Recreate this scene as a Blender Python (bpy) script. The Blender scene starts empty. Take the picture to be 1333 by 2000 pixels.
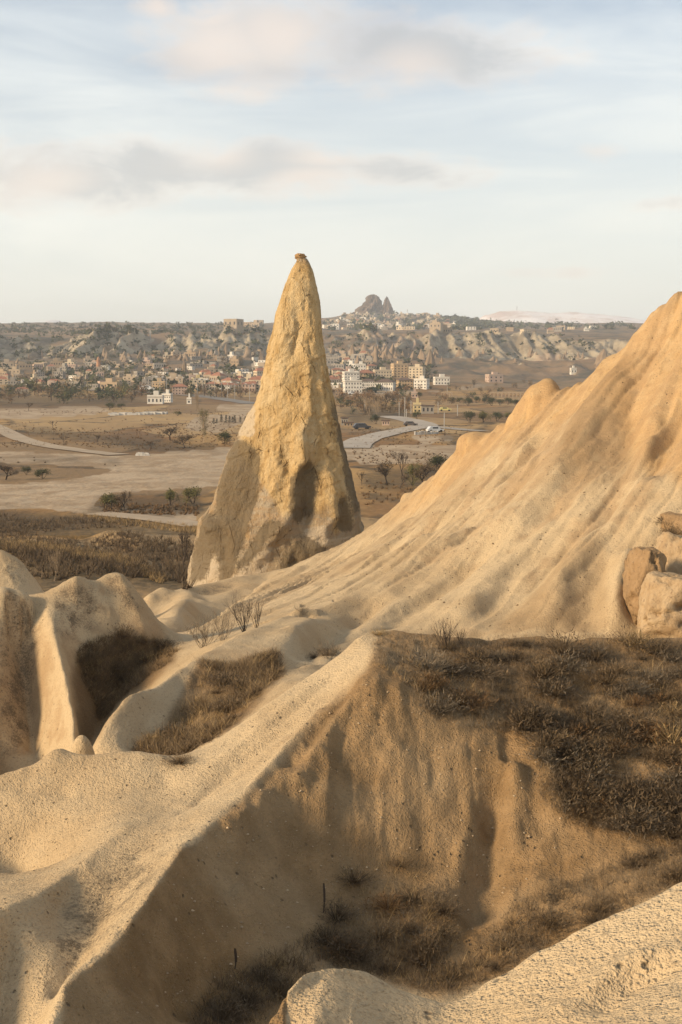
import bpy, bmesh, math, random
import numpy as np
from mathutils import Vector, Matrix

# ------------------------------------------------------------------ camera, sky, sun
S = bpy.context.scene
COL = S.collection
rng = np.random.default_rng(7)
random.seed(7)
F = 2778.0
PITCH = math.atan(260.0 / F)
CP, SP = math.cos(PITCH), math.sin(PITCH)

cam = bpy.data.cameras.new('camera')
cam.sensor_fit = 'VERTICAL'
cam.sensor_height = 36.0
cam.lens = 36.0 * F / 2000.0
cam.clip_start = 0.1
cam.clip_end = 60000
camo = bpy.data.objects.new('camera', cam)
COL.objects.link(camo)
camo.location = (0, 0, 0)
camo.rotation_euler = (math.pi / 2 - PITCH, 0, 0)
S.camera = camo

SUN_EL = math.radians(21.0)
SUN_AZ = math.radians(-65.0)          # measured from straight behind the camera, towards the left
sun_dir = Vector((math.sin(SUN_AZ) * math.cos(SUN_EL), -math.cos(SUN_AZ) * math.cos(SUN_EL), math.sin(SUN_EL)))
sl = bpy.data.lights.new('sun', 'SUN')
sl.energy = 5.0
sl.angle = math.radians(11.0)
sl.color = (1.0, 0.77, 0.50)
so = bpy.data.objects.new('sun', sl)
COL.objects.link(so)
so.location = sun_dir * 200
so.rotation_euler = sun_dir.to_track_quat('Z', 'Y').to_euler()

W = bpy.data.worlds.new('World')
S.world = W
W.use_nodes = True
S.view_settings.view_transform = 'Standard'
S.view_settings.look = 'None'
S.view_settings.gamma = 1.0
S.view_settings.exposure = 0.26
S.cycles.use_denoising = True
S.cycles.max_bounces = 5
S.cycles.diffuse_bounces = 3
S.cycles.caustics_reflective = False
S.cycles.caustics_refractive = False


class NT:
    """small helper round a node tree"""
    def __init__(s, tree):
        s.t = tree
        s.n = tree.nodes
        s.l = tree.links

    def new(s, typ, **kw):
        nd = s.n.new(typ)
        for k, v in kw.items():
            setattr(nd, k, v)
        return nd

    def put(s, sock, v):
        if hasattr(v, 'is_output') or isinstance(v, bpy.types.NodeSocket):
            s.l.new(v, sock)
        else:
            sock.default_value = v

    def math(s, op, a, b=None, c=None, clamp=False):
        nd = s.new('ShaderNodeMath', operation=op)
        nd.use_clamp = clamp
        s.put(nd.inputs[0], a)
        if b is not None:
            s.put(nd.inputs[1], b)
        if c is not None:
            s.put(nd.inputs[2], c)
        return nd.outputs[0]

    def mix(s, fac, a, b, mode='MIX'):
        nd = s.new('ShaderNodeMix', data_type='RGBA', blend_type=mode)
        s.put(nd.inputs[0], fac)
        for sock, v in ((nd.inputs[6], a), (nd.inputs[7], b)):
            if isinstance(v, tuple):
                sock.default_value = (v[0], v[1], v[2], 1)
            else:
                s.l.new(v, sock)
        return nd.outputs[2]

    def noise(s, vec, scale, detail=4, rough=0.55, dist=0.0):
        nd = s.new('ShaderNodeTexNoise')
        s.l.new(vec, nd.inputs['Vector'])
        nd.inputs['Scale'].default_value = scale
        nd.inputs['Detail'].default_value = detail
        nd.inputs['Roughness'].default_value = rough
        nd.inputs['Distortion'].default_value = dist
        return nd.outputs[0]

    def ramp(s, fac, a, b):
        """smooth 0..1 between a and b"""
        nd = s.new('ShaderNodeMapRange', interpolation_type='SMOOTHSTEP')
        s.put(nd.inputs[0], fac)
        nd.inputs[1].default_value = a
        nd.inputs[2].default_value = b
        nd.inputs[3].default_value = 0.0
        nd.inputs[4].default_value = 1.0
        return nd.outputs[0]

    def attr(s, name):
        return s.new('ShaderNodeAttribute', attribute_name=name).outputs['Fac']

    def mapped(s, vec, scale=(1, 1, 1), rot=(0, 0, 0), loc=(0, 0, 0)):
        nd = s.new('ShaderNodeMapping')
        s.l.new(vec, nd.inputs[0])
        nd.inputs['Scale'].default_value = scale
        nd.inputs['Rotation'].default_value = rot
        nd.inputs['Location'].default_value = loc
        return nd.outputs[0]


def build_world():
    T = NT(W.node_tree)
    T.n.clear()
    out = T.new('ShaderNodeOutputWorld')
    bg = T.new('ShaderNodeBackground')
    T.l.new(bg.outputs[0], out.inputs[0])
    sky = T.new('ShaderNodeTexSky', sky_type='NISHITA')
    sky.sun_disc = False
    sky.sun_elevation = SUN_EL
    sky.sun_rotation = math.atan2(sun_dir.x, sun_dir.y)
    sky.altitude = 1100
    sky.air_density = 1.0
    sky.dust_density = 1.6
    sky.ozone_density = 1.0
    # the vault is veiled by thin high cloud, with a few low broken banks
    tc = T.new('ShaderNodeTexCoord')
    sep = T.new('ShaderNodeSeparateXYZ')
    T.l.new(tc.outputs['Generated'], sep.inputs[0])
    X, Y, Z = sep.outputs
    r = T.math('SQRT', T.math('ADD', T.math('MULTIPLY', X, X), T.math('MULTIPLY', Y, Y)))
    el = T.math('ARCTAN2', Z, r)
    az = T.math('ARCTAN2', X, Y)
    cmb = T.new('ShaderNodeCombineXYZ')
    T.l.new(az, cmb.inputs[0]); T.l.new(el, cmb.inputs[1])
    ae = cmb.outputs[0]
    # streaky veil
    v1 = T.noise(T.mapped(ae, (1.6, 9.0, 1), (0, 0, -0.10)), 2.2, 5, 0.55, 0.6)
    v2 = T.noise(T.mapped(ae, (1.2, 4.0, 1), (0, 0, -0.07), (3, 1, 0)), 1.8, 4, 0.55)
    veil = T.math('MULTIPLY_ADD', T.ramp(v1, 0.34, 0.66), 0.34, T.math('MULTIPLY', T.ramp(v2, 0.3, 0.7), 0.34))
    low = T.ramp(el, 0.30, 0.02)
    veil = T.math('ADD', T.math('MULTIPLY', veil, T.math('MULTIPLY_ADD', low, -0.6, 1.0)), T.math('MULTIPLY_ADD', low, 0.46, T.math('MULTIPLY', T.ramp(el, 0.75, 0.22), 0.24)), clamp=True)
    skyc = T.new('ShaderNodeVectorMath', operation='SCALE')
    T.l.new(sky.outputs[0], skyc.inputs[0]); skyc.inputs['Scale'].default_value = SKY_K
    vc = T.mix(low, VEIL_C, VEIL_LOW)
    base = T.mix(veil, skyc.outputs[0], vc)
    # cloud banks: soft ellipses in azimuth / elevation, torn by noise; further banks of the same kind all round
    n1 = T.noise(T.mapped(ae, (1, 2.0, 1)), 13.0, 7, 0.62, 0.5)
    n2 = T.noise(T.mapped(ae, (1, 1.5, 1), (0, 0, 0), (5, 2, 0)), 34.0, 4, 0.6)
    tear = T.math('ADD', T.math('MULTIPLY', n1, 0.8), T.math('MULTIPLY', n2, 0.28))
    def pix(px, py):
        u, v = (px - 666.5) / F, (1000 - py) / F
        d = Vector((u, CP + v * SP, -SP + v * CP))
        return math.atan2(d.x, d.y), math.atan2(d.z, math.hypot(d.x, d.y))
    k = 1.0 / F
    banks = [  # centre px, py, half width, half height, strength
        (540, 80, 210, 84, 1.0), (690, 100, 200, 70, 0.95), (850, 110, 240, 60, 0.9), (410, 112, 130, 48, 0.9), (308, 14, 50, 22, 0.75),
        (405, 25, 60, 34, 0.6), (470, 178, 110, 30, 0.5), (1010, 80, 130, 50, 0.55),
        (70, 345, 260, 62, 0.95), (330, 322, 220, 52, 0.85), (520, 330, 200, 48, 1.0), (790, 335, 150, 36, 0.85),
        (1175, 298, 60, 20, 0.6), (1310, 398, 100, 18, 0.6), (640, 168, 50, 26, 0.4), (1090, 533, 200, 16, 0.35)]
    off = T.ramp(T.math('ABSOLUTE', az), 0.30, 0.5)
    up = T.ramp(el, 0.30, 0.42)
    n0 = T.noise(T.mapped(ae, (1.0, 3.5, 1), (0, 0, 0), (2, 7, 0)), 2.6, 3, 0.5)
    dens = T.math('MULTIPLY', T.ramp(n0, 0.5, 0.68), T.math('MAXIMUM', off, up))
    for b in banks:
        a0, e0 = pix(b[0], b[1])
        dx = T.math('MULTIPLY_ADD', az, 1 / (b[2] * k), -a0 / (b[2] * k))
        dy = T.math('MULTIPLY_ADD', el, 1 / (b[3] * k), -e0 / (b[3] * k))
        q = T.math('MULTIPLY_ADD', dx, dx, T.math('MULTIPLY', dy, dy))
        g = T.math('MULTIPLY', T.math('EXPONENT', T.math('MULTIPLY', q, -0.9)), b[4])
        dens = T.math('MAXIMUM', dens, g)
    cream = None
    for b in ((430, 95, 130, 75), (308, 14, 60, 30), (405, 25, 80, 45), (470, 178, 130, 40), (545, 70, 110, 70), (640, 168, 60, 34), (420, 300, 60, 26), (1175, 298, 70, 24), (640, 305, 70, 22)):
        a0, e0 = pix(b[0], b[1])
        dx = T.math('MULTIPLY_ADD', az, 1 / (b[2] * k), -a0 / (b[2] * k))
        dy = T.math('MULTIPLY_ADD', el, 1 / (b[3] * k), -e0 / (b[3] * k))
        g = T.math('EXPONENT', T.math('MULTIPLY', T.math('MULTIPLY_ADD', dx, dx, T.math('MULTIPLY', dy, dy)), -0.9))
        cream = g if cream is None else T.math('MAXIMUM', cream, g)
    d = T.math('MULTIPLY_ADD', T.math('SUBTRACT', tear, 0.54), 2.1, dens)
    d = T.math('MULTIPLY', d, T.ramp(dens, 0.03, 0.3))
    cov = T.ramp(d, 0.08, 0.95)
    core = T.ramp(d, 0.25, 0.85)
    n1s = T.noise(T.mapped(ae, (1, 2.0, 1), (0, 0, 0), (-0.045, 0.06, 0)), 7.0, 1, 0.5)
    n1c = T.noise(T.mapped(ae, (1, 2.0, 1)), 7.0, 1, 0.5)
    lit = T.math('MULTIPLY_ADD', T.math('SUBTRACT', n1c, n1s), 2.0, 0.46)
    cc = T.mix(core, CLOUD_LIT, CLOUD_GREY)
    cc = T.mix(T.math('MULTIPLY', T.math('MAXIMUM', T.ramp(lit, 0.30, 0.80), T.math('MULTIPLY', cream, 1.1)), 0.8, ), cc, CLOUD_LIT)
    fin = T.mix(T.math('MULTIPLY', cov, 0.66), base, cc)
    T.l.new(fin, bg.inputs[0])
    bg.inputs[1].default_value = 1.0
    W.cycles.sampling_method = 'MANUAL'
    W.cycles.sample_map_resolution = 256


VEIL_LOW = (0.96, 0.95, 0.84)
SKY_K = 0.11
VEIL_C = (0.80, 0.85, 0.86)
CLOUD_LIT = (0.93, 0.76, 0.63)
CLOUD_GREY = (0.50, 0.49, 0.48)
build_world()

# ------------------------------------------------------------------ pixels, noise, small mesh helpers
def ray(px, py):
    u, v = (px - 666.5) / F, (1000.0 - py) / F
    return np.array([u, CP + v * SP, -SP + v * CP])


def at(px, py, d):
    """the point at distance d (along y) seen at that spot of the photograph"""
    r = ray(px, py)
    return r * (d / r[1])


def _hash(ix, iy, seed):
    h = (ix.astype(np.int64) * 374761393 + iy.astype(np.int64) * 668265263 + seed * 1442695041) & 0xFFFFFFFF
    h = ((h ^ (h >> 13)) * 1274126177) & 0xFFFFFFFF
    h = (h ^ (h >> 16)) & 0xFFFFFFFF
    return h.astype(np.float64) / 4294967295.0


def vnoise(x, y, seed=0):
    x = np.asarray(x, float); y = np.asarray(y, float)
    ix, iy = np.floor(x), np.floor(y)
    fx, fy = x - ix, y - iy
    fx = fx * fx * fx * (fx * (fx * 6 - 15) + 10); fy = fy * fy * fy * (fy * (fy * 6 - 15) + 10)
    ix = ix.astype(np.int64); iy = iy.astype(np.int64)
    a = _hash(ix, iy, seed); b = _hash(ix + 1, iy, seed); c = _hash(ix, iy + 1, seed); d = _hash(ix + 1, iy + 1, seed)
    return (a + (b - a) * fx) * (1 - fy) + (c + (d - c) * fx) * fy


def fbm(x, y, oct=5, seed=0, gain=0.5, lac=2.03):
    """about -1..1"""
    s = 0.0; a = 1.0; t = 0.0
    for i in range(oct):
        s = s + a * (vnoise(x, y, seed + i * 17) * 2 - 1)
        t += a; a *= gain; x = x * lac + 13.7; y = y * lac - 7.3
    return s / t * 1.6


def ridged(x, y, oct=4, seed=0, gain=0.5):
    s = 0.0; a = 1.0; t = 0.0
    for i in range(oct):
        s = s + a * (1 - np.abs(vnoise(x, y, seed + i * 31) * 2 - 1) * 2)
        t += a; a *= gain; x = x * 2.1 + 5.2; y = y * 2.1 + 1.3
    return s / t


def vnoise3(x, y, z, seed=0):
    iz = np.floor(z); f = z - iz
    f = f * f * f * (f * (f * 6 - 15) + 10)
    ox, oy = iz * 57.0, iz * 131.0
    a = vnoise(x + ox, y + oy, seed)
    b = vnoise(x + ox + 57.0, y + oy + 131.0, seed)
    return a + (b - a) * f


def fbm3(x, y, z, oct=4, seed=0, gain=0.5):
    s = 0.0; a = 1.0; t = 0.0
    for i in range(oct):
        s = s + a * (vnoise3(x, y, z, seed + i * 17) * 2 - 1)
        t += a; a *= gain; x = x * 2.03 + 3.1; y = y * 2.03 - 1.7; z = z * 2.03 + 5.3
    return s / t * 1.6


def bil(G, fx, fy):
    ny, nx = G.shape
    fx = np.clip(fx, 0, nx - 1.001); fy = np.clip(fy, 0, ny - 1.001)
    ix = fx.astype(int); iy = fy.astype(int)
    a = fx - ix; b = fy - iy
    return (G[iy, ix] * (1 - a) + G[iy, ix + 1] * a) * (1 - b) + (G[iy + 1, ix] * (1 - a) + G[iy + 1, ix + 1] * a) * b


def cub(G, fx, fy):
    """smooth (Catmull-Rom) lookup"""
    ny, nx = G.shape
    fx = np.clip(fx, 1, nx - 2.001); fy = np.clip(fy, 1, ny - 2.001)
    ix = fx.astype(int); iy = fy.astype(int)
    def w(t):
        return (0.5 * (-t + 2 * t**2 - t**3), 0.5 * (2 - 5 * t**2 + 3 * t**3), 0.5 * (t + 4 * t**2 - 3 * t**3), 0.5 * (-t**2 + t**3))
    wx, wy = w(fx - ix), w(fy - iy)
    s = 0.0
    for j in range(4):
        row = 0.0
        jj = np.clip(iy + j - 1, 0, ny - 1)
        for i in range(4):
            row = row + wx[i] * G[jj, np.clip(ix + i - 1, 0, nx - 1)]
        s = s + wy[j] * row
    return s


def blur(G, n):
    for _ in range(n):
        P = np.pad(G, 1, mode='edge')
        G = (P[1:-1, :-2] + 2 * P[1:-1, 1:-1] + P[1:-1, 2:]) * 0.25
        P = np.pad(G, 1, mode='edge')
        G = (P[:-2, 1:-1] + 2 * P[1:-1, 1:-1] + P[2:, 1:-1]) * 0.25
    return G


def solve(nx, ny, pts, iters=(500, 300, 220, 140)):
    """membrane through scattered constraints; pts rows: fx, fy (grid units), z"""
    lv = len(iters)
    G = None
    for k in range(lv):
        s = 2 ** (lv - 1 - k)
        mx, my = (nx + s - 1) // s + 1, (ny + s - 1) // s + 1
        ix = np.clip(np.round(pts[:, 0] / s).astype(int), 0, mx - 1)
        iy = np.clip(np.round(pts[:, 1] / s).astype(int), 0, my - 1)
        acc = np.zeros((my, mx)); cnt = np.zeros((my, mx))
        np.add.at(acc, (iy, ix), pts[:, 2]); np.add.at(cnt, (iy, ix), 1)
        m = cnt > 0
        val = np.where(m, acc / np.maximum(cnt, 1), 0)
        if G is None:
            G = np.full((my, mx), pts[:, 2].mean())
        else:
            yy, xx = np.mgrid[0:my, 0:mx]
            G = bil(G, xx * 0.5, yy * 0.5)
        for _ in range(iters[k]):
            G[m] = val[m]
            P = np.pad(G, 1, mode='edge')
            G = 0.25 * (P[1:-1, :-2] + P[1:-1, 2:] + P[:-2, 1:-1] + P[2:, 1:-1])
        G[m] = val[m]
    return G[:ny, :nx]


def dense(poly, step):
    """resample a list of (px,py,d) to world points"""
    W3 = np.array([at(*p) for p in poly])
    out = [W3[:1]]
    for a, b in zip(W3[:-1], W3[1:]):
        n = max(1, int(np.linalg.norm((b - a)[:2]) / step))
        t = (np.arange(n) + 1.0)[:, None] / n
        out.append(a + (b - a) * t)
    return np.vstack(out)


def densexyz(poly, step):
    W3 = np.array(poly, float)
    out = [W3[:1]]
    for a, b in zip(W3[:-1], W3[1:]):
        n = max(1, int(np.linalg.norm((b - a)[:2]) / step))
        t = (np.arange(n) + 1.0)[:, None] / n
        out.append(a + (b - a) * t)
    return np.vstack(out)
# ------------------------------------------------------------------ near terrain: crest and gully lines, then a membrane through them
CELL = 0.2
AS0, AS1, AL0, AL1 = -0.64, 0.64, math.log(1.5), math.log(142.0)
ANX, ANY = 440, 840
def agrid(x, y):
    return (x / y - AS0) / (AS1 - AS0) * (ANX - 1), (np.log(y) - AL0) / (AL1 - AL0) * (ANY - 1)
# region names: 0 front, 1 main ridge, 2 fins, 3 right hill, 4 ravine
LINES = []   # (region, dense points)
def P(reg, *pts):
    LINES.append((reg, dense(pts, 0.0022 * pts[0][2])))
def Q(reg, *pts):
    LINES.append((reg, densexyz(pts, 0.0022 * max(3, pts[0][1]))))

# front ridge
P(0, (518, 2012, 6.6), (560, 1940, 6.9), (600, 1896, 7.1), (640, 1876, 7.25), (700, 1883, 7.35), (760, 1913, 7.35), (850, 1946, 7.35), (900, 1939, 7.35),
  (1000, 1891, 7.4), (1050, 1852, 7.4), (1100, 1832, 7.4), (1200, 1781, 7.45), (1333, 1713, 7.5), (1650, 1590, 7.8), (2300, 1480, 8.2))
P(0, (640, 1876, 7.25), (625, 1940, 6.85), (612, 2010, 6.45))
P(0, (760, 2020, 6.75), (850, 2030, 6.8), (1000, 2010, 6.6), (1200, 1960, 6.5), (1333, 1900, 6.5), (1650, 1800, 6.6))
Q(0, (-0.9, 1.2, -2.0), (0.2, 1.5, -1.85), (2, 1.5, -1.8), (5, 1.5, -1.8))
Q(0, (-0.45, 4.5, -2.75), (0.4, 4.6, -2.6), (1.5, 4.6, -2.5), (4, 4.6, -2.3))
Q(0, (-1.6, 2.0, -3.2), (-1.5, 5.0, -4.6), (-1.4, 8.0, -5.6), (-0.6, 9.6, -6.0), (2, 10.5, -6.3), (5, 10.5, -6.0), (9, 10.5, -5.5))
Q(0, (-9, 1.5, -5), (-6, 5, -6.2), (-5.5, 9, -6.8))
# main ridge: skyline of the scrubby top
P(1, (700, 1246, 23.0), (722, 1233, 23.4), (770, 1229, 23.5), (850, 1231, 23.5), (950, 1240, 23.5), (1050, 1243, 23.6), (1150, 1246, 23.8), (1250, 1244, 24), (1333, 1239, 24.2), (1600, 1220, 25), (2200, 1190, 26))
# left outline of the sunlit flank down to the saddle, then the lobe
P(1, (700, 1246, 23.0), (640, 1300, 22.6), (560, 1346, 22.0), (490, 1402, 21.4), (420, 1460, 20.9), (355, 1500, 20.5), (310, 1479, 20.7), (250, 1467, 20.8),
  (190, 1470, 20.8), (140, 1464, 20.9), (115, 1451, 20.9), (60, 1490, 20.7), (0, 1509, 20.5), (-150, 1570, 20), (-400, 1660, 19.5))
P(1, (-60, 1700, 18.9), (30, 1704, 19.1), (70, 1720, 18.7), (120, 1690, 18.4), (160, 1672, 17.6))
P(1, (120, 1560, 20.0), (240, 1560, 19.9), (330, 1545, 20.0))
# rib A
P(1, (-200, 1850, 14.0), (0, 1776, 15.0), (75, 1746, 15.7), (150, 1696, 16.7), (172, 1673, 17.0), (250, 1621, 18.0), (330, 1591, 18.9), (450, 1531, 19.7), (560, 1452, 20.4), (640, 1395, 20.9), (715, 1300, 21.6))
P(1, (165, 1680, 17.0), (115, 1780, 15.8), (100, 1850, 14.9), (82, 1935, 14.1), (60, 2060, 13.0))
P(1, (20, 1860, 14.9), (0, 1960, 14.2), (-20, 2080, 13.6))
P(1, (300, 1640, 17.4), (215, 1740, 16.3), (165, 1860, 15.0), (112, 1960, 14.0))
# line B, the great edge between the lit and the shaded side
P(1, (735, 1262, 22.2), (715, 1310, 21.2), (660, 1365, 20.7), (610, 1405, 20.1), (545, 1470, 19.2), (480, 1540, 18.2), (415, 1598, 17.3), (350, 1652, 16.4), (290, 1745, 15.2), (205, 1856, 13.9), (120, 1921, 13.0), (100, 2010, 12.3), (60, 2150, 11.4))
P(1, (735, 1330, 20.7), (850, 1395, 20.3), (960, 1450, 20.0), (1040, 1530, 19.6), (1090, 1600, 19.2), (1180, 1580, 19.4), (1333, 1560, 19.5), (1700, 1500, 20))
P(1, (820, 1290, 22.4), (1000, 1310, 22.2), (1200, 1320, 22.2), (1333, 1320, 22.3), (1700, 1300, 23))
P(1, (400, 1920, 15.2), (500, 1850, 16.2), (640, 1735, 17.9), (800, 1682, 18.55), (950, 1690, 18.6), (1100, 1690, 18.4), (1250, 1660, 18.4), (1333, 1640, 18.5), (1700, 1560, 19))
P(1, (620, 1560, 18.55), (760, 1520, 19.35), (900, 1560, 19.4), (1000, 1620, 19.2))
P(1, (330, 2000, 14.4), (500, 1960, 15.3), (700, 1885, 16.6), (850, 1905, 16.5), (1000, 1850, 16.9), (1200, 1780, 17.2), (1333, 1705, 17.6), (1700, 1620, 18))
Q(1, (-2.5, 11.0, -6.6), (-0.5, 13.0, -7.0), (1.5, 13.5, -7.3), (5, 13.5, -7.0), (9, 13.5, -6.4))
# hidden gully behind the lobe, floor of the grassy side gully
Q(1, (-9, 22.6, -8.2), (-6, 22.6, -7.8), (-4.3, 22.6, -7.6))
P(1, (335, 1482, 23.4), (380, 1440, 24.3), (430, 1395, 25.6), (480, 1350, 27.0), (530, 1302, 28.8), (600, 1262, 30.5))
P(1, (375, 1500, 22.6), (440, 1440, 23.4), (520, 1370, 24.8), (560, 1325, 26.0))
# fin lobe and the crest that climbs from it towards the hill
P(2, (187, 1470, 23.8), (200, 1425, 24.3), (216, 1398, 24.7), (240, 1363, 25.2), (265, 1347, 25.7), (308, 1339, 26.9), (352, 1305, 28.4), (400, 1276, 30.0), (440, 1252, 31.5), (480, 1236, 33.0), (540, 1214, 35.5), (600, 1187, 38.5))
P(2, (302, 1343, 26.6), (296, 1400, 25.5), (270, 1440, 24.6), (255, 1475, 24.0))
P(2, (352, 1340, 27.6), (345, 1400, 26.2), (320, 1450, 24.8))
P(2, (420, 1300, 29.2), (405, 1330, 28.0), (380, 1390, 26.4))
# fins at the left
P(2, (-200, 1100, 36), (-90, 1135, 36.3), (0, 1150, 36.5), (25, 1166, 36.6), (60, 1156, 36.9), (92, 1153, 37), (128, 1131, 37.3), (150, 1113, 37.5), (185, 1132, 38), (214, 1108, 38.4), (238, 1111, 38.5), (268, 1148, 38.5), (292, 1182, 38.5), (335, 1241, 38))
P(2, (92, 1153, 37), (96, 1200, 35.9), (114, 1270, 34.3), (138, 1340, 32.8), (147, 1440, 30.8), (150, 1520, 29.5))
P(2, (345, 1247, 38.0), (300, 1278, 37.2), (262, 1310, 36.5), (228, 1350, 35.8), (192, 1425, 34.6), (165, 1490, 33.4))
P(2, (15, 1235, 36.2), (50, 1330, 35.4), (70, 1480, 33.6))
P(2, (70, 1480, 33.6), (88, 1545, 31.5), (105, 1590, 29))
P(2, (165, 1490, 33.4), (182, 1560, 30.8), (190, 1610, 28.2))
P(2, (-60, 1520, 33.2), (20, 1530, 32.4), (60, 1560, 30.5))
P(2, (-30, 1160, 36.2), (-40, 1300, 34), (-50, 1480, 31.5))
P(2, (185, 1140, 37.6), (180, 1200, 36.9), (200, 1270, 35.9))
P(2, (240, 1120, 38.2), (262, 1175, 37.7), (300, 1235, 37.3))
Q(2, (-14, 27, -9.3), (-8.5, 27, -9.2), (-6, 27.5, -9.0))
Q(2, (-25, 31, -8.5), (-16, 31.5, -8.8))
P(2, (-80, 1085, 50), (-20, 1064, 50), (5, 1063, 50), (40, 1086, 50), (76, 1133, 50))
Q(2, (-30, 43.5, -9.5), (-16, 43.5, -9.6), (-9, 44, -9.4), (-6, 44, -9.2))
Q(2, (-26, 55, -9.8), (-14, 56, -11.0), (-11, 56, -11.2))
# pale gully and the low wall below the spire
P(4, (346, 1246, 42), (318, 1222, 48), (300, 1205, 53))
P(3, (352, 1262, 38.5), (380, 1238, 41.5), (440, 1199, 47.5), (500, 1158, 55), (566, 1111, 63))
P(4, (352, 1250, 45.5), (395, 1226, 52), (450, 1198, 57), (520, 1152, 61.8))
P(4, (288, 1161, 58), (330, 1152, 59.5), (375, 1143, 61), (440, 1128, 63), (500, 1117, 64.5), (566, 1106, 66))
P(4, (300, 1196, 57.2), (340, 1192, 58.6), (400, 1180, 60.2), (470, 1158, 62.2), (530, 1134, 64))
# right hill: outline, then lines along its flank
P(3, (566, 1108, 65.3), (640, 1080, 63.5), (700, 1043, 62.5), (735, 1021, 62), (800, 966, 60), (870, 901, 57), (905, 860, 55.5), (932, 845, 55), (1005, 812, 53.5), (1100, 770, 52), (1180, 702, 51), (1240, 648, 50.5), (1290, 592, 50.2), (1333, 557, 50), (1420, 500, 50), (1600, 420, 51), (2100, 300, 53))
P(3, (640, 1110, 55), (700, 1080, 54), (800, 1012, 52.5), (900, 935, 51), (1000, 866, 50), (1100, 808, 49.5), (1200, 745, 49), (1333, 640, 48.5), (1500, 540, 48.5), (2000, 380, 50))
P(3, (600, 1172, 44.5), (700, 1132, 44.5), (850, 1062, 44.3), (1000, 980, 44.2), (1150, 900, 44.0), (1333, 820, 43.7), (1500, 740, 43.5), (2000, 600, 44))
P(3, (560, 1228, 37), (700, 1202, 38), (850, 1162, 38.5), (1000, 1112, 39), (1150, 1062, 39), (1333, 1000, 38.5), (1500, 940, 38), (2000, 850, 38))
Q(3, (0.2, 29.5, -6.5), (3, 29.5, -6.9), (8, 29.5, -7), (16, 30, -7))
Q(3, (1.0, 34.2, -6.7), (5, 34.4, -6.55), (9, 34.2, -6.4), (18, 34, -6.2))
Q(3, (3, 80, -11.5), (10, 74, -9.5), (22, 70, -6.5), (40, 70, -4))
Q(3, (4, 100, -14.2), (20, 98, -13.5), (40, 96, -12))
# ravine and grassy spur behind the fins
P(4, (-300, 1045, 112), (0, 1060, 110), (90, 1068, 108), (160, 1078, 106), (250, 1096, 104), (300, 1120, 100), (340, 1148, 94))
P(4, (-300, 1140, 96), (0, 1130, 96), (200, 1140, 94), (300, 1170, 88))
P(4, (-300, 1042, 126), (0, 1050, 125), (160, 1062, 122), (260, 1080, 118), (330, 1105, 112), (370, 1130, 103))
Q(4, (-15, 70, -12.6), (-9, 72, -12.2), (-6.5, 78, -12.6))
Q(4, (-26, 82, -13.0), (-10, 86, -13.6), (-4, 86, -13.6), (3, 88, -13.4))
A_FAR = -15.4
Q(4, (-46, 141.5, A_FAR - .4), (-10, 141.5, A_FAR), (54, 141.5, A_FAR))
P(4, (150, 1040, 140), (370, 1050, 138), (700, 1060, 132), (900, 1060, 132))
Q(3, (9, -1, -1.8), (12, 10, -5), (12, 20, -5.2))
BX, BY = -11, 60
pts = []
for reg, L in LINES:
    L = L[L[:, 1] > 1.4]
    gx_, gy_ = agrid(L[:, 0], L[:, 1])
    pts.append(np.c_[gx_, gy_, L[:, 2], np.full(len(L), reg)])
pts = np.vstack(pts)
inb = (pts[:, 0] > -1) & (pts[:, 0] < ANX) & (pts[:, 1] > -1) & (pts[:, 1] < ANY)
pts = pts[inb]
HA = solve(ANX, ANY, pts[:, :3], (500, 300, 220, 140))
b1 = blur(HA, 1); b2 = blur(b1, 6)
yy = np.exp(AL0 + np.arange(ANY)[:, None] * (AL1 - AL0) / (ANY - 1))
w2 = np.clip((yy - 45) / 40, 0, 1) + np.clip((6.2 - yy) / 1.5, 0, 1)
HA = b1 * (1 - w2) + b2 * w2
_b3 = blur(b2, 9)
_sx = AS0 + np.arange(ANX)[None, :] * (AS1 - AS0) / (ANX - 1)
w3 = 0.85 * np.clip((yy - 14.5) / 2, 0, 1) * np.clip((23.0 - yy) / 1.2, 0, 1) * np.clip((_sx + 0.12) / 0.05, 0, 1)
HA = HA * (1 - w3) + _b3 * w3
# which formation each spot belongs to
RS = 4
REG = np.full(((ANY + RS - 1) // RS, (ANX + RS - 1) // RS), -1)
_gy, _gx = np.mgrid[0:REG.shape[0], 0:REG.shape[1]]
_best = np.full(REG.shape, 1e9)
for p in pts[::8]:
    dd = (_gx * RS - p[0]) ** 2 + (_gy * RS - p[1]) ** 2
    mm = dd < _best
    _best[mm] = dd[mm]; REG[mm] = p[3]


def HAf(x, y):
    return cub(HA, *agrid(x, y))


# ------------------------------------------------------------------ far terrain, solved the same way in (x/y, ln y)
CS0, CS1, CL0, CL1 = -0.75, 0.75, math.log(138.0), math.log(9000.0)
CNX, CNY = 460, 420
FL = []
def R_(*pts):
    """pts: (px, row, d); px may lie outside the picture"""
    L = []
    for (a, b) in zip(pts[:-1], pts[1:]):
        for t in np.linspace(0, 1, 60):
            px, py = a[0] + (b[0] - a[0]) * t, a[1] + (b[1] - a[1]) * t
            d = math.exp(math.log(a[2]) * (1 - t) + math.log(b[2]) * t)
            q = at(px, py, d)
            L.append(((q[0] / q[1] - CS0) / (CS1 - CS0) * (CNX - 1), (math.log(q[1]) - CL0) / (CL1 - CL0) * (CNY - 1), q[2]))
    FL.append(np.array(L))
def full(row, d):
    R_((-1400, row, d), (2800, row, d))
zrow = lambda z, d: 1000 - F * math.tan(math.atan2(z, d) + PITCH)
full(zrow(A_FAR, 141.5), 141.5)
full(1001, 166); full(960, 196); full(920, 236); full(880, 292); full(850, 350); full(820, 435); full(800, 520)
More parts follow.
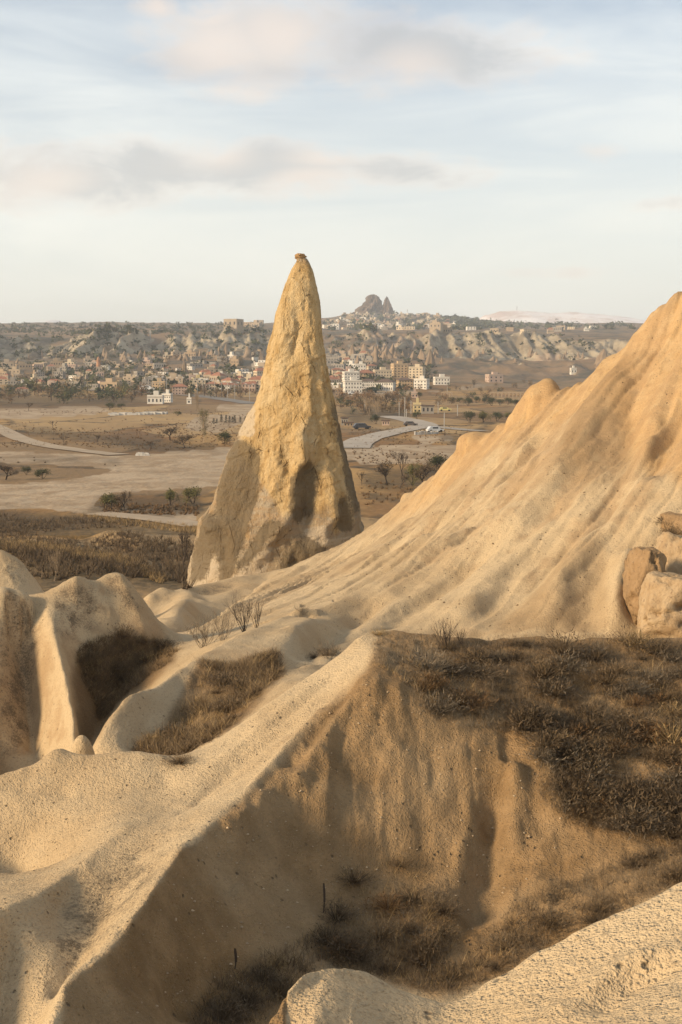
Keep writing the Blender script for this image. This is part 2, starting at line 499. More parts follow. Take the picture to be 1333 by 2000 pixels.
R_((-1400, 772, 680), (500, 780, 640), (660, 776, 700), (860, 768, 760), (1100, 772, 760), (2800, 770, 760))
R_((-1400, 735, 880), (0, 738, 880), (400, 735, 900), (640, 735, 900), (850, 742, 930), (1000, 748, 950), (1200, 745, 950), (2800, 740, 950))
R_((-1400, 700, 1120), (0, 705, 1120), (250, 700, 1120), (500, 702, 1120), (640, 706, 1120), (860, 716, 1150), (940, 728, 1050), (1060, 733, 1100), (1200, 725, 1150), (2800, 715, 1150))
R_((-1400, 692, 1230), (0, 694, 1220), (250, 691, 1230), (480, 693, 1230), (640, 692, 1280), (800, 692, 1350), (900, 700, 1320), (1060, 704, 1320), (1200, 700, 1350), (2800, 690, 1350))
# cliff tops
R_((-1400, 664, 1330), (-40, 668, 1330), (60, 660, 1330), (130, 668, 1330), (260, 660, 1340), (330, 657, 1340), (420, 668, 1340), (520, 660, 1360), (640, 664, 1420), (720, 668, 1450), (800, 658, 1470), (1000, 656, 1480), (1100, 664, 1480), (1200, 664, 1500), (2800, 660, 1500))
R_((-1400, 655, 1600), (0, 655, 1600), (300, 652, 1600), (500, 655, 1650), (640, 655, 1750), (820, 651, 1800), (1060, 651, 1800), (1200, 655, 1800), (2800, 650, 1800))
R_((-1400, 643, 2050), (300, 643, 2050), (500, 640, 2150), (620, 640, 2300), (800, 645, 2400), (1000, 645, 2400), (1250, 643, 2400), (2800, 643, 2400))
R_((-1400, 632, 2700), (0, 632, 2700), (100, 633, 2700), (300, 634, 2750), (440, 636, 2800), (520, 631, 2800), (620, 632, 2850), (700, 634, 2900), (900, 637, 2900), (1100, 638, 2900), (1250, 634, 2900), (2800, 630, 2900))
R_((-1400, 632, 3300), (400, 633, 3300), (560, 631, 3300), (640, 620, 3300), (700, 611, 3300), (735, 608, 3300), (770, 612, 3300), (850, 617, 3300), (900, 625, 3300), (960, 630, 3300), (1060, 636, 3300), (1250, 637, 3300), (2800, 634, 3300))
R_((-1400, 645, 4200), (500, 645, 4200), (735, 640, 4200), (1000, 645, 4200), (2800, 645, 4200))
R_((-1400, 660, 8800), (2800, 660, 8800))
fp = np.vstack(FL)
inb = (fp[:, 0] > -1) & (fp[:, 0] < CNX) & (fp[:, 1] > -1) & (fp[:, 1] < CNY)
HC = solve(CNX, CNY, fp[inb], (500, 300, 200, 120))
HC = blur(HC, 1)


def cliffmask(x, y):
    s = x / y
    d = np.hypot(x, y) / np.hypot(1, s)
    left = np.exp(-((d - 1275) / 85.0) ** 4)
    right = np.exp(-((d - 1400) / 120.0) ** 4)
    t = np.clip((s + 0.02) / 0.05, 0, 1)
    return left * (1 - t) + right * t


def HCf(x, y):
    fx = (x / y - CS0) / (CS1 - CS0) * (CNX - 1)
    fy = (np.log(y) - CL0) / (CL1 - CL0) * (CNY - 1)
    h = cub(HC, fx, fy)
    far = np.clip((y - 700) / 500, 0, 1)
    n = fbm(x / 60.0, y / 60.0, 5, 11) * 1.8 * far * np.clip(1.6 - y / 2500, 0.4, 1)
    n = n + fbm(x / 210.0, y / 330.0, 4, 19) * 5.0 * np.clip((y - 900) / 600, 0, 1)
    m = cliffmask(x + 30 * fbm(x / 90, y / 90, 3, 5), y + 45 * fbm(x / 120, y / 150, 3, 9))
    wx = x + 9 * fbm(x / 50, y / 90, 3, 41)
    n = n + m * (ridged(wx / 34.0, y / 420.0, 4, 23, 0.6) * 17.0 + ridged(wx / 95.0, y / 300.0, 2, 29) * 8.0 - 5)
    # low spurs on the terrace at the right, small waves in the plain
    sp = np.exp(-((y - 1130) / 130.0) ** 2) * np.clip((x / y - 0.06) / 0.03, 0, 1)
    n = n + sp * (ridged(wx / 75.0, y / 90.0, 4, 61) * 9.0)
    n = n + fbm(x / 22.0, y / 30.0, 4, 3) * 0.22 * np.clip((y - 145) / 60, 0, 1) * (1 - far)
    n = n + fbm(x / 900.0, y / 900.0, 5, 77) * 6 * np.clip((y - 2000) / 1500, 0, 1) + fbm(x / 25.0, y / 400.0, 2, 78) * 1.5 * np.clip((y - 2300) / 500, 0, 1)
    return h + n
# ------------------------------------------------------------------ looking up the ground
def HB(x, y):
    x = np.asarray(x, float); y = np.asarray(y, float)
    yn = np.minimum(y, 141.0)
    return np.where(y < 140.0, HAf(x / y * yn, yn), HCf(x / y * np.maximum(y, 139.0), np.maximum(y, 139.0)))


def hit(px, py, y0=3.0, y1=5000.0, n=2600):
    """where the line of sight through that spot of the photograph meets the ground"""
    r = ray(px, py)
    ys = np.exp(np.linspace(math.log(y0), math.log(y1), n))
    x = r[0] / r[1] * ys; z = r[2] / r[1] * ys
    h = HB(x, ys)
    i = np.argmax(h > z)
    if h[i] <= z[i] or i == 0:
        return None
    a, b = (z - h)[i - 1], (h - z)[i]
    t = a / (a + b)
    y = ys[i - 1] + (ys[i] - ys[i - 1]) * t
    return np.array([r[0] / r[1] * y, y, float(HB(np.array([r[0] / r[1] * y]), np.array([y]))[0])])


def pixrow(x, y, z):
    """where a point shows in the photograph"""
    fwd = y * CP - z * SP
    up = y * SP + z * CP
    return 666.5 + F * x / fwd, 1000 - F * up / fwd


# masks: outlines of patches of soil, scrub, lichen, stored on the ground as attributes
MW, MH = 420, 560          # covers px -170..1510, py 0..2240, one cell = 4 px
def polymask(polys, soft=3):
    M = np.zeros((MH, MW))
    gy, gx = np.mgrid[0:MH, 0:MW]
    X = gx * 4.0 - 170; Y = gy * 4.0
    for poly in polys:
        ins = np.zeros(M.shape, bool)
        n = len(poly)
        for i in range(n):
            x0, y0 = poly[i]; x1, y1 = poly[(i + 1) % n]
            if y0 == y1:
                continue
            c = ((y0 > Y) != (y1 > Y)) & (X < (x1 - x0) * (Y - y0) / (y1 - y0) + x0)
            ins ^= c
        M[ins] = 1
    return blur(M, soft)
def sample(M, px, py):
    return bil(M, (px + 170) / 4.0, py / 4.0)


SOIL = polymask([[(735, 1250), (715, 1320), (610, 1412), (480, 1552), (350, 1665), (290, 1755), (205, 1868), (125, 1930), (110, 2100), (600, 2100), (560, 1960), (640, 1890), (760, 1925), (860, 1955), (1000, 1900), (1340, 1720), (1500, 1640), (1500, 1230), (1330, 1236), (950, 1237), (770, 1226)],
                 [(1230, 930), (1090, 950), (1100, 860), (1180, 740), (1230, 700), (1235, 860)], [(950, 1235), (1100, 1085), (1180, 1040), (1190, 1240)]], 4)  # brown earth; right of line B its dark tone also carries painted shade
SOIL2 = polymask([[(440, 1300), (540, 1270), (560, 1310), (450, 1430), (370, 1500), (250, 1470), (320, 1420), (390, 1290)],
                  [(150, 1260), (260, 1240), (330, 1250), (345, 1290), (290, 1340), (230, 1370), (190, 1440), (160, 1470), (140, 1330)]], 3)
LICHEN = polymask([[(110, 1155), (180, 1140), (200, 1200), (140, 1240), (105, 1230)], [(205, 1125), (240, 1120), (280, 1190), (240, 1190)], [(0, 1250), (80, 1205), (70, 1300), (60, 1440), (0, 1490)],
                   [(640, 1880), (690, 1885), (680, 1925), (645, 1925)], [(180, 1690), (300, 1640), (330, 1650), (270, 1760), (190, 1850), (130, 1900), (110, 1850), (130, 1770)],
                   [(20, 1090), (60, 1120), (50, 1140), (0, 1130)],
                   [(450, 1165), (380, 1165), (400, 1145), (470, 1140)]], 4)
OCHRE = polymask([[(1500, 450), (1333, 550), (1230, 655), (1180, 700), (1100, 735), (1000, 800), (900, 850), (860, 905), (800, 965), (735, 1018), (830, 985), (930, 900), (1060, 840), (1200, 800), (1250, 900), (1333, 960), (1500, 960)]], 14)  # ochre rock of the upper hill, with low sun put into the colour
DRY = polymask([[(0, 1060), (90, 1060), (250, 1088), (330, 1135), (310, 1140), (240, 1112), (100, 1085), (0, 1078)]], 1)

# erosion ribs and rills that the photograph shows: (points, height, half width in metres)
STROKES = [
    # right hill
    ([(1232, 690), (1180, 780), (1112, 880), (1060, 960), (985, 1040), (900, 1105)], 0.55, 1.0),
    ([(1250, 730), (1235, 860), (1225, 930), (1185, 1010), (1110, 1075), (1040, 1150), (985, 1230)], -0.5, 0.7),
    ([(1300, 700), (1270, 850), (1240, 960), (1190, 1025), (1120, 1085), (1060, 1160), (1010, 1232)], 0.5, 0.6),
    ([(1333, 760), (1290, 880), (1260, 960)], -0.4, 0.6),
    ([(1150, 770), (1060, 870), (1010, 930)], -0.35, 0.35), ([(1120, 800), (1050, 880), (990, 950), (930, 1020)], 0.22, 0.4),
    ([(1080, 830), (1010, 910), (985, 950)], -0.3, 0.3), ([(1040, 850), (960, 940), (880, 1020)], 0.2, 0.45), ([(1000, 880), (900, 975), (820, 1050)], -0.25, 0.4),
    ([(1010, 1030), (880, 1130), (800, 1180), (740, 1230)], -0.3, 0.4), ([(930, 1030), (800, 1120), (700, 1185)], 0.28, 0.55),
    ([(880, 1000), (760, 1080), (660, 1140)], -0.25, 0.5), ([(1090, 1020), (960, 1130), (870, 1225)], 0.25, 0.5), ([(1120, 1010), (1000, 1120), (930, 1225)], -0.22, 0.4),
    ([(820, 1000), (720, 1070), (600, 1140)], 0.22, 0.6), ([(760, 1165), (680, 1215), (560, 1290), (540, 1310)], -0.3, 0.35), ([(720, 1165), (620, 1215), (545, 1265)], 0.2, 0.4),
    ([(1230, 1080), (1205, 1160), (1195, 1240)], 0.5, 0.35), ([(1190, 1090), (1165, 1160), (1150, 1240)], -0.2, 0.4),
    ([(1160, 1000), (1130, 1090), (1100, 1150), (1075, 1235)], 0.18, 0.35),
    # main ridge, brown face
    ([(905, 1460), (935, 1560), (930, 1640), (890, 1720)], 0.16, 0.22), ([(955, 1500), (960, 1600), (945, 1720), (920, 1830)], -0.30, 0.28),
    ([(1005, 1480), (1005, 1580), (985, 1670)], 0.26, 0.22), ([(870, 1440), (875, 1530), (850, 1620)], 0.1, 0.2), ([(800, 1430), (790, 1540), (760, 1640)], 0.08, 0.3),
    ([(720, 1340), (640, 1440), (600, 1500), (565, 1570)], 0.10, 0.12), ([(690, 1360), (600, 1450), (540, 1500)], -0.09, 0.14), ([(665, 1360), (590, 1430), (530, 1490), (470, 1560)], 0.07, 0.10),
    ([(560, 1500), (500, 1580), (440, 1660)], 0.06, 0.12), ([(700, 1420), (650, 1520), (620, 1600)], 0.06, 0.15),
    ([(430, 1640), (430, 1690), (470, 1740)], -0.1, 0.2), ([(1040, 1430), (1075, 1540), (1095, 1620)], 0.15, 0.25),
    # lit flank
    ([(640, 1320), (540, 1400), (430, 1490), (350, 1560)], 0.05, 0.15), ([(600, 1400), (500, 1470), (380, 1570), (330, 1600)], -0.06, 0.12),
    ([(680, 1300), (600, 1370), (520, 1430)], -0.04, 0.12),
    ([(250, 1480), (230, 1600), (180, 1660)], 0.05, 0.4), ([(30, 1540), (25, 1640)], 0.06, 0.4),
    # fins
    ([(180, 1180), (170, 1260), (150, 1330)], -0.25, 0.5), ([(60, 1190), (20, 1240), (-30, 1260)], 0.25, 0.5), ([(60, 1165), (40, 1200), (0, 1230)], -0.2, 0.4),
    ([(95, 1400), (90, 1470)], 0.3, 0.5),
    # front ridge
    ([(1333, 1830), (1200, 1900), (1130, 1960), (1050, 2010)], 0.07, 0.12), ([(1333, 1860), (1210, 1925), (1140, 1985)], -0.05, 0.12),
    # pale gully under the low wall
    ([(520, 1130), (420, 1190), (350, 1225)], 0.35, 0.8), ([(380, 1165), (360, 1200), (340, 1235)], 0.5, 0.6), ([(330, 1160), (320, 1200)], 0.3, 0.7),
    # ravine banks
    ([(0, 1010), (120, 1030), (200, 1060), (260, 1085)], -0.5, 2.0), ([(100, 1015), (230, 1045), (320, 1085)], 0.5, 2.0),
]
SW = []
for poly, amp, wid in STROKES:
    dp = []
    for a, b in zip(poly[:-1], poly[1:]):
        for t in np.linspace(0, 1, 9)[:-1]:
            dp.append((a[0] + (b[0] - a[0]) * t, a[1] + (b[1] - a[1]) * t))
    dp.append(poly[-1])
    w = [hit(*q) for q in dp]
    w = [q for q in w if q is not None]
    if len(w) < 3:
        continue
    # drop points that jumped to another formation
    keep = [w[0]]
    for q in w[1:]:
        if np.linalg.norm(q - keep[-1]) < 3.5 + 0.05 * q[1]:
            keep.append(q)
    SW.append((np.array(keep), amp, wid))


def strokes_at(x, y):
    dz = np.zeros_like(x)
    for w, amp, wid in SW:
        x0, x1 = w[:, 0].min() - 3 * wid, w[:, 0].max() + 3 * wid
        y0, y1 = w[:, 1].min() - 3 * wid, w[:, 1].max() + 3 * wid
        idx = np.nonzero((x > x0) & (x < x1) & (y > y0) & (y < y1))[0]
        if len(idx) == 0:
            continue
        px, py = x[idx], y[idx]
        best = np.full(len(idx), 1e9); tt = np.zeros(len(idx))
        n = len(w) - 1
        for i in range(n):
            ax, ay = w[i, :2]; bx, by = w[i + 1, :2]
            vx, vy = bx - ax, by - ay
            L2 = vx * vx + vy * vy + 1e-9
            t = np.clip(((px - ax) * vx + (py - ay) * vy) / L2, 0, 1)
            d2 = (px - ax - t * vx) ** 2 + (py - ay - t * vy) ** 2
            m = d2 < best
            best[m] = d2[m]; tt[m] = (i + t[m]) / n
        wv = wid * (0.75 + 0.5 * vnoise(px * 1.3, py * 1.3, 5))
        g = np.exp(-best / (wv * wv)) * np.clip(np.minimum(tt, 1 - tt) * 5, 0, 1)
        dz[idx] += amp * g
    return dz


# rounded knobs: top at (px, py, d), half widths, depth of the dome, turn
BUMPS = [(1070, 736, 52.6, 0.66, 0.9, 1.5, 0.0), (1050, 747, 52.6, 0.72, 0.9, 1.5, 0), (1030, 775, 52.7, 0.62, 0.8, 1.2, 0), (1012, 800, 52.9, 0.5, 0.7, 0.8, 0), (930, 843, 55.1, 0.75, 0.9, 0.5, 0.0), (797, 962, 60.0, 0.35, 0.5, 0.5, 0.0),
         (160, 1437, 22.9, 0.27, 0.3, 0.9, 0), (30, 1150, 36.4, 0.5, 0.5, 0.6, 0), (2, 1144, 36.2, 0.4, 0.5, 0.5, 0)]
def bumps_at(x, y, z):
    for px, py, d, rx, ry, h, rot in BUMPS:
        c = at(px, py, d)
        q = ((x - c[0]) / rx) ** 2 + ((y - c[1]) / ry) ** 2
        dome = np.where(q < 1, c[2] - h * (1 - np.sqrt(np.clip(1 - q, 0, 1))), -99)
        k = 0.06
        kk = 0.22
        h_ = np.clip(0.5 + 0.5 * (dome - z) / kk, 0, 1)
        z = np.where(q < 1, z * (1 - h_) + dome * h_ + kk * h_ * (1 - h_), z)
    return z


_bl = blur(HA, 3)
_dL, _dS = np.gradient(_bl, (AL1 - AL0) / (ANY - 1), (AS1 - AS0) / (ANX - 1))
_yv = np.exp(AL0 + np.arange(ANY)[:, None] * (AL1 - AL0) / (ANY - 1))
_sv = AS0 + np.arange(ANX)[None, :] * (AS1 - AS0) / (ANX - 1)
GX = _dS / _yv
GY = _dL / _yv - _sv * _dS / _yv
def rills_at(x, y):
    """noise smeared down the fall line, as running water leaves it"""
    g0 = agrid(x, y)
    slope = np.hypot(bil(GX, *g0), bil(GY, *g0))
    acc = [np.zeros_like(x) for _ in range(3)]
    st = 0.10 + 0.0105 * y
    n = 0
    for sgn in (1, -1):
        px, py = x.copy(), y.copy()
        for k in range(9):
            gg = agrid(px, py)
            gx = bil(GX, *gg); gy = bil(GY, *gg)
            g = np.hypot(gx, gy) + 1e-6
            for q, (lam, sd) in enumerate(((1.7, 90), (0.62, 91), (0.24, 92))):
                acc[q] += vnoise(px / lam, py / lam, sd) - 0.5
            px -= sgn * gx / g * st; py = np.maximum(py - sgn * gy / g * st, 1.5)
    return [a_ / a_.std() for a_ in acc] + [slope]


# ------------------------------------------------------------------ the near sheet
def mesh_from(name, co, quads, mats, attrs=None, normals=None, smooth=True):
    me = bpy.data.meshes.new(name)
    nv, nf = len(co), len(quads)
    k = quads.shape[1]
    me.vertices.add(nv); me.vertices.foreach_set('co', np.ascontiguousarray(co, np.float32).ravel())
    me.loops.add(nf * k); me.loops.foreach_set('vertex_index', np.ascontiguousarray(quads, np.int32).ravel())
    me.polygons.add(nf)
    me.polygons.foreach_set('loop_start', np.arange(0, nf * k, k, dtype=np.int32))
    me.polygons.foreach_set('loop_total', np.full(nf, k, np.int32))
    if smooth:
        me.polygons.foreach_set('use_smooth', np.ones(nf, bool))
    me.update(calc_edges=True)
    for m in (mats if isinstance(mats, (list, tuple)) else [mats]):
        me.materials.append(m)
    if attrs:
        for k_, v in attrs.items():
            a = me.attributes.new(k_, 'FLOAT', 'POINT')
            a.data.foreach_set('value', np.ascontiguousarray(v, np.float32))
    if normals is not None:
        me.normals_split_custom_set_from_vertices(normals.tolist())
    return me


def link(name, me, parent=None):
    o = bpy.data.objects.new(name, me)
    COL.objects.link(o)
    if parent is not None:
        o.parent = parent
    return o


def tag(o, label=None, cat=None, group=None, kind=None):
    if label: o['label'] = label
    if cat: o['category'] = cat
    if group: o['group'] = group
    if kind: o['kind'] = kind
    return o


# ------------------------------------------------------------------ ground materials
def mat_new(name):
    m = bpy.data.materials.new(name)
    m.use_nodes = True
    T = NT(m.node_tree)
    bs = m.node_tree.nodes['Principled BSDF']
    bs.inputs['Specular IOR Level'].default_value = 0.15
    bs.inputs['Roughness'].default_value = 0.92
    return m, T, bs


def bump_chain(T, bs, items):
    nrm = None
    for h, strength, dist in items:
        b = T.new('ShaderNodeBump')
        b.inputs['Strength'].default_value = strength
        b.inputs['Distance'].default_value = dist
        T.put(b.inputs['Height'], h)
        if nrm is not None:
            T.l.new(nrm, b.inputs['Normal'])
        nrm = b.outputs[0]
    T.l.new(nrm, bs.inputs['Normal'])


def make_tuff():
    m, T, bs = mat_new('tuff')
    tc = T.new('ShaderNodeTexCoord')
    v = tc.outputs['Object']
    big = T.noise(v, 0.35, 3, 0.6)
    mid = T.noise(v, 2.2, 5, 0.62)
    fine = T.noise(v, 22.0, 3, 0.7)
    grit = T.noise(v, 75.0, 1, 0.7)
    vor = T.new('ShaderNodeTexVoronoi'); T.l.new(v, vor.inputs['Vector']); vor.inputs['Scale'].default_value = 7.0
    vor2 = T.new('ShaderNodeTexVoronoi'); T.l.new(v, vor2.inputs['Vector']); vor2.inputs['Scale'].default_value = 24.0
    vor3 = T.new('ShaderNodeTexVoronoi'); T.l.new(v, vor3.inputs['Vector']); vor3.inputs['Scale'].default_value = 46.0
    c = T.mix(T.ramp(big, 0.35, 0.68), TUFF_A, TUFF_B)
    c = T.mix(T.math('MULTIPLY', T.ramp(mid, 0.45, 0.75), 0.5), c, TUFF_C)
    c = T.mix(T.math('MULTIPLY', T.attr('ochre'), T.math('MULTIPLY_ADD', T.ramp(mid, 0.25, 0.7), 0.5, 0.45)), c, OCHRE_C)
    c = T.mix(T.math('MULTIPLY', T.ramp(T.math('MULTIPLY_ADD', T.math('SUBTRACT', mid, 0.5), 0.8, T.attr('stain_shade')), 0.40, 0.64), 0.52), c, (0.36, 0.235, 0.125))
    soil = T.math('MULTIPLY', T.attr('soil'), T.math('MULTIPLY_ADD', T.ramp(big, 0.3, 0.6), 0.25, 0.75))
    sc = T.mix(T.ramp(mid, 0.35, 0.7), SOIL_SHADE_A, SOIL_SHADE_B)
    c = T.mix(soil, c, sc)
    li = T.math('MULTIPLY', T.attr('lichen'), T.ramp(T.math('ADD', T.math('MULTIPLY', mid, 0.6), T.math('MULTIPLY', fine, 0.45)), 0.45, 0.66))
    c = T.mix(T.math('MULTIPLY', li, 0.8), c, LICHEN_C)
    c = T.mix(T.math('MULTIPLY', T.attr('litter'), T.ramp(T.math('ADD', T.math('MULTIPLY', fine, 0.5), T.math('MULTIPLY', mid, 0.5)), 0.36, 0.6)), c, LITTER_C)
    # speckle of grains and pits
    c = T.mix(T.math('MULTIPLY', T.ramp(fine, 0.50, 0.74), 0.55), c, SPECK_D)
    c = T.mix(T.math('MULTIPLY', T.ramp(grit, 0.58, 0.85), 0.35), c, SPECK_L)
    pit = T.math('MULTIPLY', T.ramp(vor.outputs['Distance'], 0.20, 0.07), T.ramp(T.noise(v, 3.1, 2), 0.52, 0.6))
    c = T.mix(T.math('MULTIPLY', pit, 0.75), c, (0.10, 0.075, 0.05))
    T.l.new(c, bs.inputs['Base Color'])
    peb = T.ramp(vor2.outputs['Distance'], 0.42, 0.05)
    peb3 = T.ramp(vor3.outputs['Distance'], 0.45, 0.05)
    h = T.math('MULTIPLY', mid, 0.07)
    for q, k in ((peb, 0.010), (peb3, 0.006), (fine, 0.030), (grit, 0.005), (pit, -0.03)):
        h = T.math('MULTIPLY_ADD', q, k, h)
    bump_chain(T, bs, [(h, 1.0, 1.0)])
    return m


TUFF_A = (0.51, 0.390, 0.238)
TUFF_B = (0.42, 0.305, 0.175)
TUFF_C = (0.46, 0.355, 0.22)
OCHRE_C = (0.50, 0.315, 0.142)
SOIL_SHADE_A = (0.185, 0.113, 0.050)  # earth brown, darkened further to deepen the shade of the ridge face
SOIL_SHADE_B = (0.275, 0.172, 0.080)
LICHEN_C = (0.085, 0.070, 0.048)
LITTER_C = (0.060, 0.040, 0.022)
SPECK_D = (0.19, 0.135, 0.08)
SPECK_L = (0.62, 0.50, 0.34)
M_TUFF = make_tuff()


def make_valley():
    """the plain, the ravine banks, the far slopes and the cliffs: one ground, told apart by attributes"""
    m, T, bs = mat_new('valley_ground')
    tc = T.new('ShaderNodeTexCoord')
    v = tc.outputs['Object']
    n1 = T.noise(T.mapped(v, (1, 0.35, 1)), 0.045, 4, 0.6)
    n2 = T.noise(T.mapped(v, (1, 0.5, 1), (0, 0, 0.3)), 0.16, 4, 0.65)
    n3 = T.noise(v, 0.9, 4, 0.7)
    n4 = T.noise(v, 0.012, 4, 0.6)
    nf = T.noise(T.mapped(v, (1, 0.6, 1)), 0.03, 4, 0.7)
    c = T.mix(T.ramp(n1, 0.38, 0.62), (0.205, 0.112, 0.042), (0.36, 0.222, 0.085))
    c = T.mix(T.math('MULTIPLY', T.ramp(n2, 0.50, 0.68), 0.8), c, (0.085, 0.060, 0.032))
    c = T.mix(T.math('MULTIPLY', T.ramp(n3, 0.5, 0.75), 0.45), c, (0.34, 0.22, 0.10))
    # old plots, each with its own tint, dark scrub along the boundaries
    vp = T.mapped(v, (1, 0.55, 0), (0, 0, 0.35))
    plot = T.new('ShaderNodeTexVoronoi'); T.l.new(vp, plot.inputs['Vector']); plot.inputs['Scale'].default_value = 0.030
    pe = T.new('ShaderNodeTexVoronoi', feature='DISTANCE_TO_EDGE'); T.l.new(vp, pe.inputs['Vector']); pe.inputs['Scale'].default_value = 0.030
    pr = T.new('ShaderNodeSeparateColor'); T.l.new(plot.outputs['Color'], pr.inputs[0])
    c = T.mix(T.math('MULTIPLY', T.ramp(pr.outputs[0], 0.55, 0.6), 0.55), c, (0.38, 0.27, 0.14))
    c = T.mix(T.math('MULTIPLY', T.ramp(pr.outputs[1], 0.6, 0.65), 0.55), c, (0.145, 0.092, 0.05))
    c = T.mix(T.math('MULTIPLY', T.math('MULTIPLY', T.ramp(pe.outputs['Distance'], 0.05, 0.015), T.ramp(n2, 0.4, 0.6)), 0.8), c, (0.06, 0.045, 0.026))
    # bare trodden earth
    bare = T.ramp(T.math('ADD', T.attr('bare'), T.math('MULTIPLY', T.math('SUBTRACT', n2, 0.5), 1.1)), 0.35, 0.62)
    tr = T.noise(T.mapped(v, (1, 0.8, 1), (0, 0, 1.0)), 0.10, 5, 0.75, 0.6)
    bc = T.mix(T.ramp(tr, 0.38, 0.62), (0.41, 0.315, 0.21), (0.28, 0.20, 0.12))
    c = T.mix(bare, c, bc)
    c = T.mix(T.attr('dry'), c, (0.42, 0.28, 0.095))
    dk = T.math('MULTIPLY', T.attr('dark'), T.math('MULTIPLY_ADD', T.ramp(n3, 0.3, 0.6), 0.5, 0.5))
    c = T.mix(dk, c, (0.060, 0.045, 0.024))
    # far slopes: scrub, brown earth, pale badlands
    fc = T.mix(T.ramp(nf, 0.40, 0.62), (0.215, 0.150, 0.092), (0.085, 0.078, 0.058))
    fc = T.mix(T.math('MULTIPLY', T.ramp(n4, 0.5, 0.7), 0.7), fc, (0.27, 0.165, 0.085))
    c = T.mix(T.attr('far'), c, fc)
    rc = T.mix(T.ramp(T.noise(T.mapped(v, (1, 0.3, 1)), 0.07, 4, 0.7), 0.38, 0.62), (0.37, 0.31, 0.215), (0.19, 0.155, 0.108))
    rc = T.mix(T.math('MULTIPLY', T.ramp(n4, 0.52, 0.62), 0.5), rc, (0.34, 0.22, 0.15))
    c = T.mix(T.ramp(T.math('ADD', T.attr('rock'), T.math('MULTIPLY', T.math('SUBTRACT', n1, 0.5), 0.9)), 0.35, 0.65), c, rc)
    T.l.new(c, bs.inputs['Base Color'])
    bump_chain(T, bs, [(T.math('MULTIPLY_ADD', n2, 0.6, T.math('MULTIPLY', n3, 0.16)), 1.0, 1.0)])
    return m


M_VALLEY = make_valley()

# ------------------------------------------------------------------ build the near sheet
def axis(inner, n_in, outer, n_out):
    a = np.linspace(-inner, inner, n_in)
    k = inner + (outer - inner) * (np.arange(1, n_out + 1) / n_out) ** 1.6
    return np.r_[-k[::-1], a, k]


sa = axis(0.275, 450, 0.62, 36)
ya = np.exp(np.linspace(math.log(1.6), math.log(140.0), 1060))
SS, YY = np.meshgrid(sa, ya)
XX = SS * YY
x, y = XX.ravel(), YY.ravel()
z = HAf(x, y)
r0, r1, r2, slope = rills_at(x, y)
_g = agrid(x, y)
reg = REG[np.clip((_g[1] / RS + .5).astype(int), 0, REG.shape[0] - 1), np.clip((_g[0] / RS + .5).astype(int), 0, REG.shape[1] - 1)]
st = np.clip(slope * 1.3, 0, 1.2)
far_r = np.clip((y - 26) / 16, 0, 1)
px_, py_ = pixrow(x, y, z)
soil = np.where(reg <= 1, sample(SOIL, px_, py_) * ((y > 9) | (px_ < 560)), np.where(reg == 3, sample(SOIL, px_, py_) * 0.42 * (py_ < 1236), 0)) + np.where((reg == 1) | (reg == 2), sample(SOIL2, px_, py_) * (y > 22), 0)
soil = np.clip(soil + 0.10 * fbm(x * 1.5, y * 1.5, 3, 8), 0, 1)
hill = (reg == 3) * far_r
def streaks(x, y, dx, dy, lam, stretch, seed, warp=0.35):
    """flutes that run in direction (dx, dy): sharp runnels between rounded ribs"""
    w_ = fbm(x / (lam * 5), y / (lam * 5), 3, seed + 50) * lam * warp * 2
    u = x * -dy + y * dx + w_
    v_ = x * dx + y * dy
    n_ = vnoise(u / lam, v_ / (lam * stretch), seed) * 2 - 1
    return np.abs(n_) * 2 - 0.9
s1 = streaks(x, y, -.59, -.81, 0.95, 15, 302, 0.2); s2 = streaks(x, y, -.62, -.78, 0.45, 20, 303, 0.2)
fl = streaks(x, y, -.59, -.81, 2.3, 10, 301, 0.25) * 0.22 - s1 * 0.19 + s2 * 0.10 + streaks(x, y, -.57, -.82, 0.2, 20, 304) * 0.03
_sn = vnoise((x * .81 - y * .59 + 0.5 * fbm(x / 3, y / 3, 3, 330)) / 0.75, (x * .59 + y * .81) / 5.5, 331)
_sm = vnoise((x * .81 - y * .59) / 0.3, (x * .59 + y * .81) / 3.2, 332)
stain_shade = hill * np.clip(0.62 * _sn + 0.38 * _sm + 0.25 * (vnoise(x / 6, y / 6, 333) - 0.5), 0, 1) * np.clip(0.62 + (z + 6.0) / 9.0, 0.62, 1)
stain_shade = stain_shade + (reg == 2) * 0.30 * vnoise(x / 1.2, y / 1.2, 334) + (reg <= 1) * 0.42 * vnoise((x * .66 - y * .75) / 0.35, (x * .75 + y * .66) / 1.6, 335)
litter = 0.75 * (reg == 1) * np.clip(fbm(x / 1.1, y / 1.1, 4, 340) * 1.6 + 0.15, 0, 1) * sample(polymask([[(735, 1235), (950, 1240), (1500, 1240), (1500, 1690), (1250, 1650), (1100, 1600), (1050, 1460), (960, 1420), (860, 1410), (800, 1340)], [(960, 1850), (1010, 1760), (1500, 1600), (1500, 1700), (880, 1960), (640, 1890), (360, 2040), (420, 1920), (700, 1760), (870, 1740)]], 5), px_, py_) * (y > 12)
FIN_SHADE = polymask([[(150, 1118), (185, 1140), (232, 1115), (290, 1190), (335, 1245), (290, 1275), (220, 1310), (165, 1420), (150, 1360), (120, 1270), (102, 1190), (105, 1160)], [(0, 1245), (85, 1205), (110, 1290), (135, 1440), (60, 1490), (0, 1490)]], 4)
stain_shade = stain_shade + (reg == 2) * 0.42 * sample(FIN_SHADE, px_, py_)  # fin faces: lichen brown, with their shade put into the colour too
litter = litter + 0.5 * ((reg == 1) | (reg == 2)) * sample(SOIL2, px_, py_) * (y > 22)
amp_h = np.clip(0.55 + 0.6 * vnoise(x / 7, y / 7, 305), 0, 1.1)
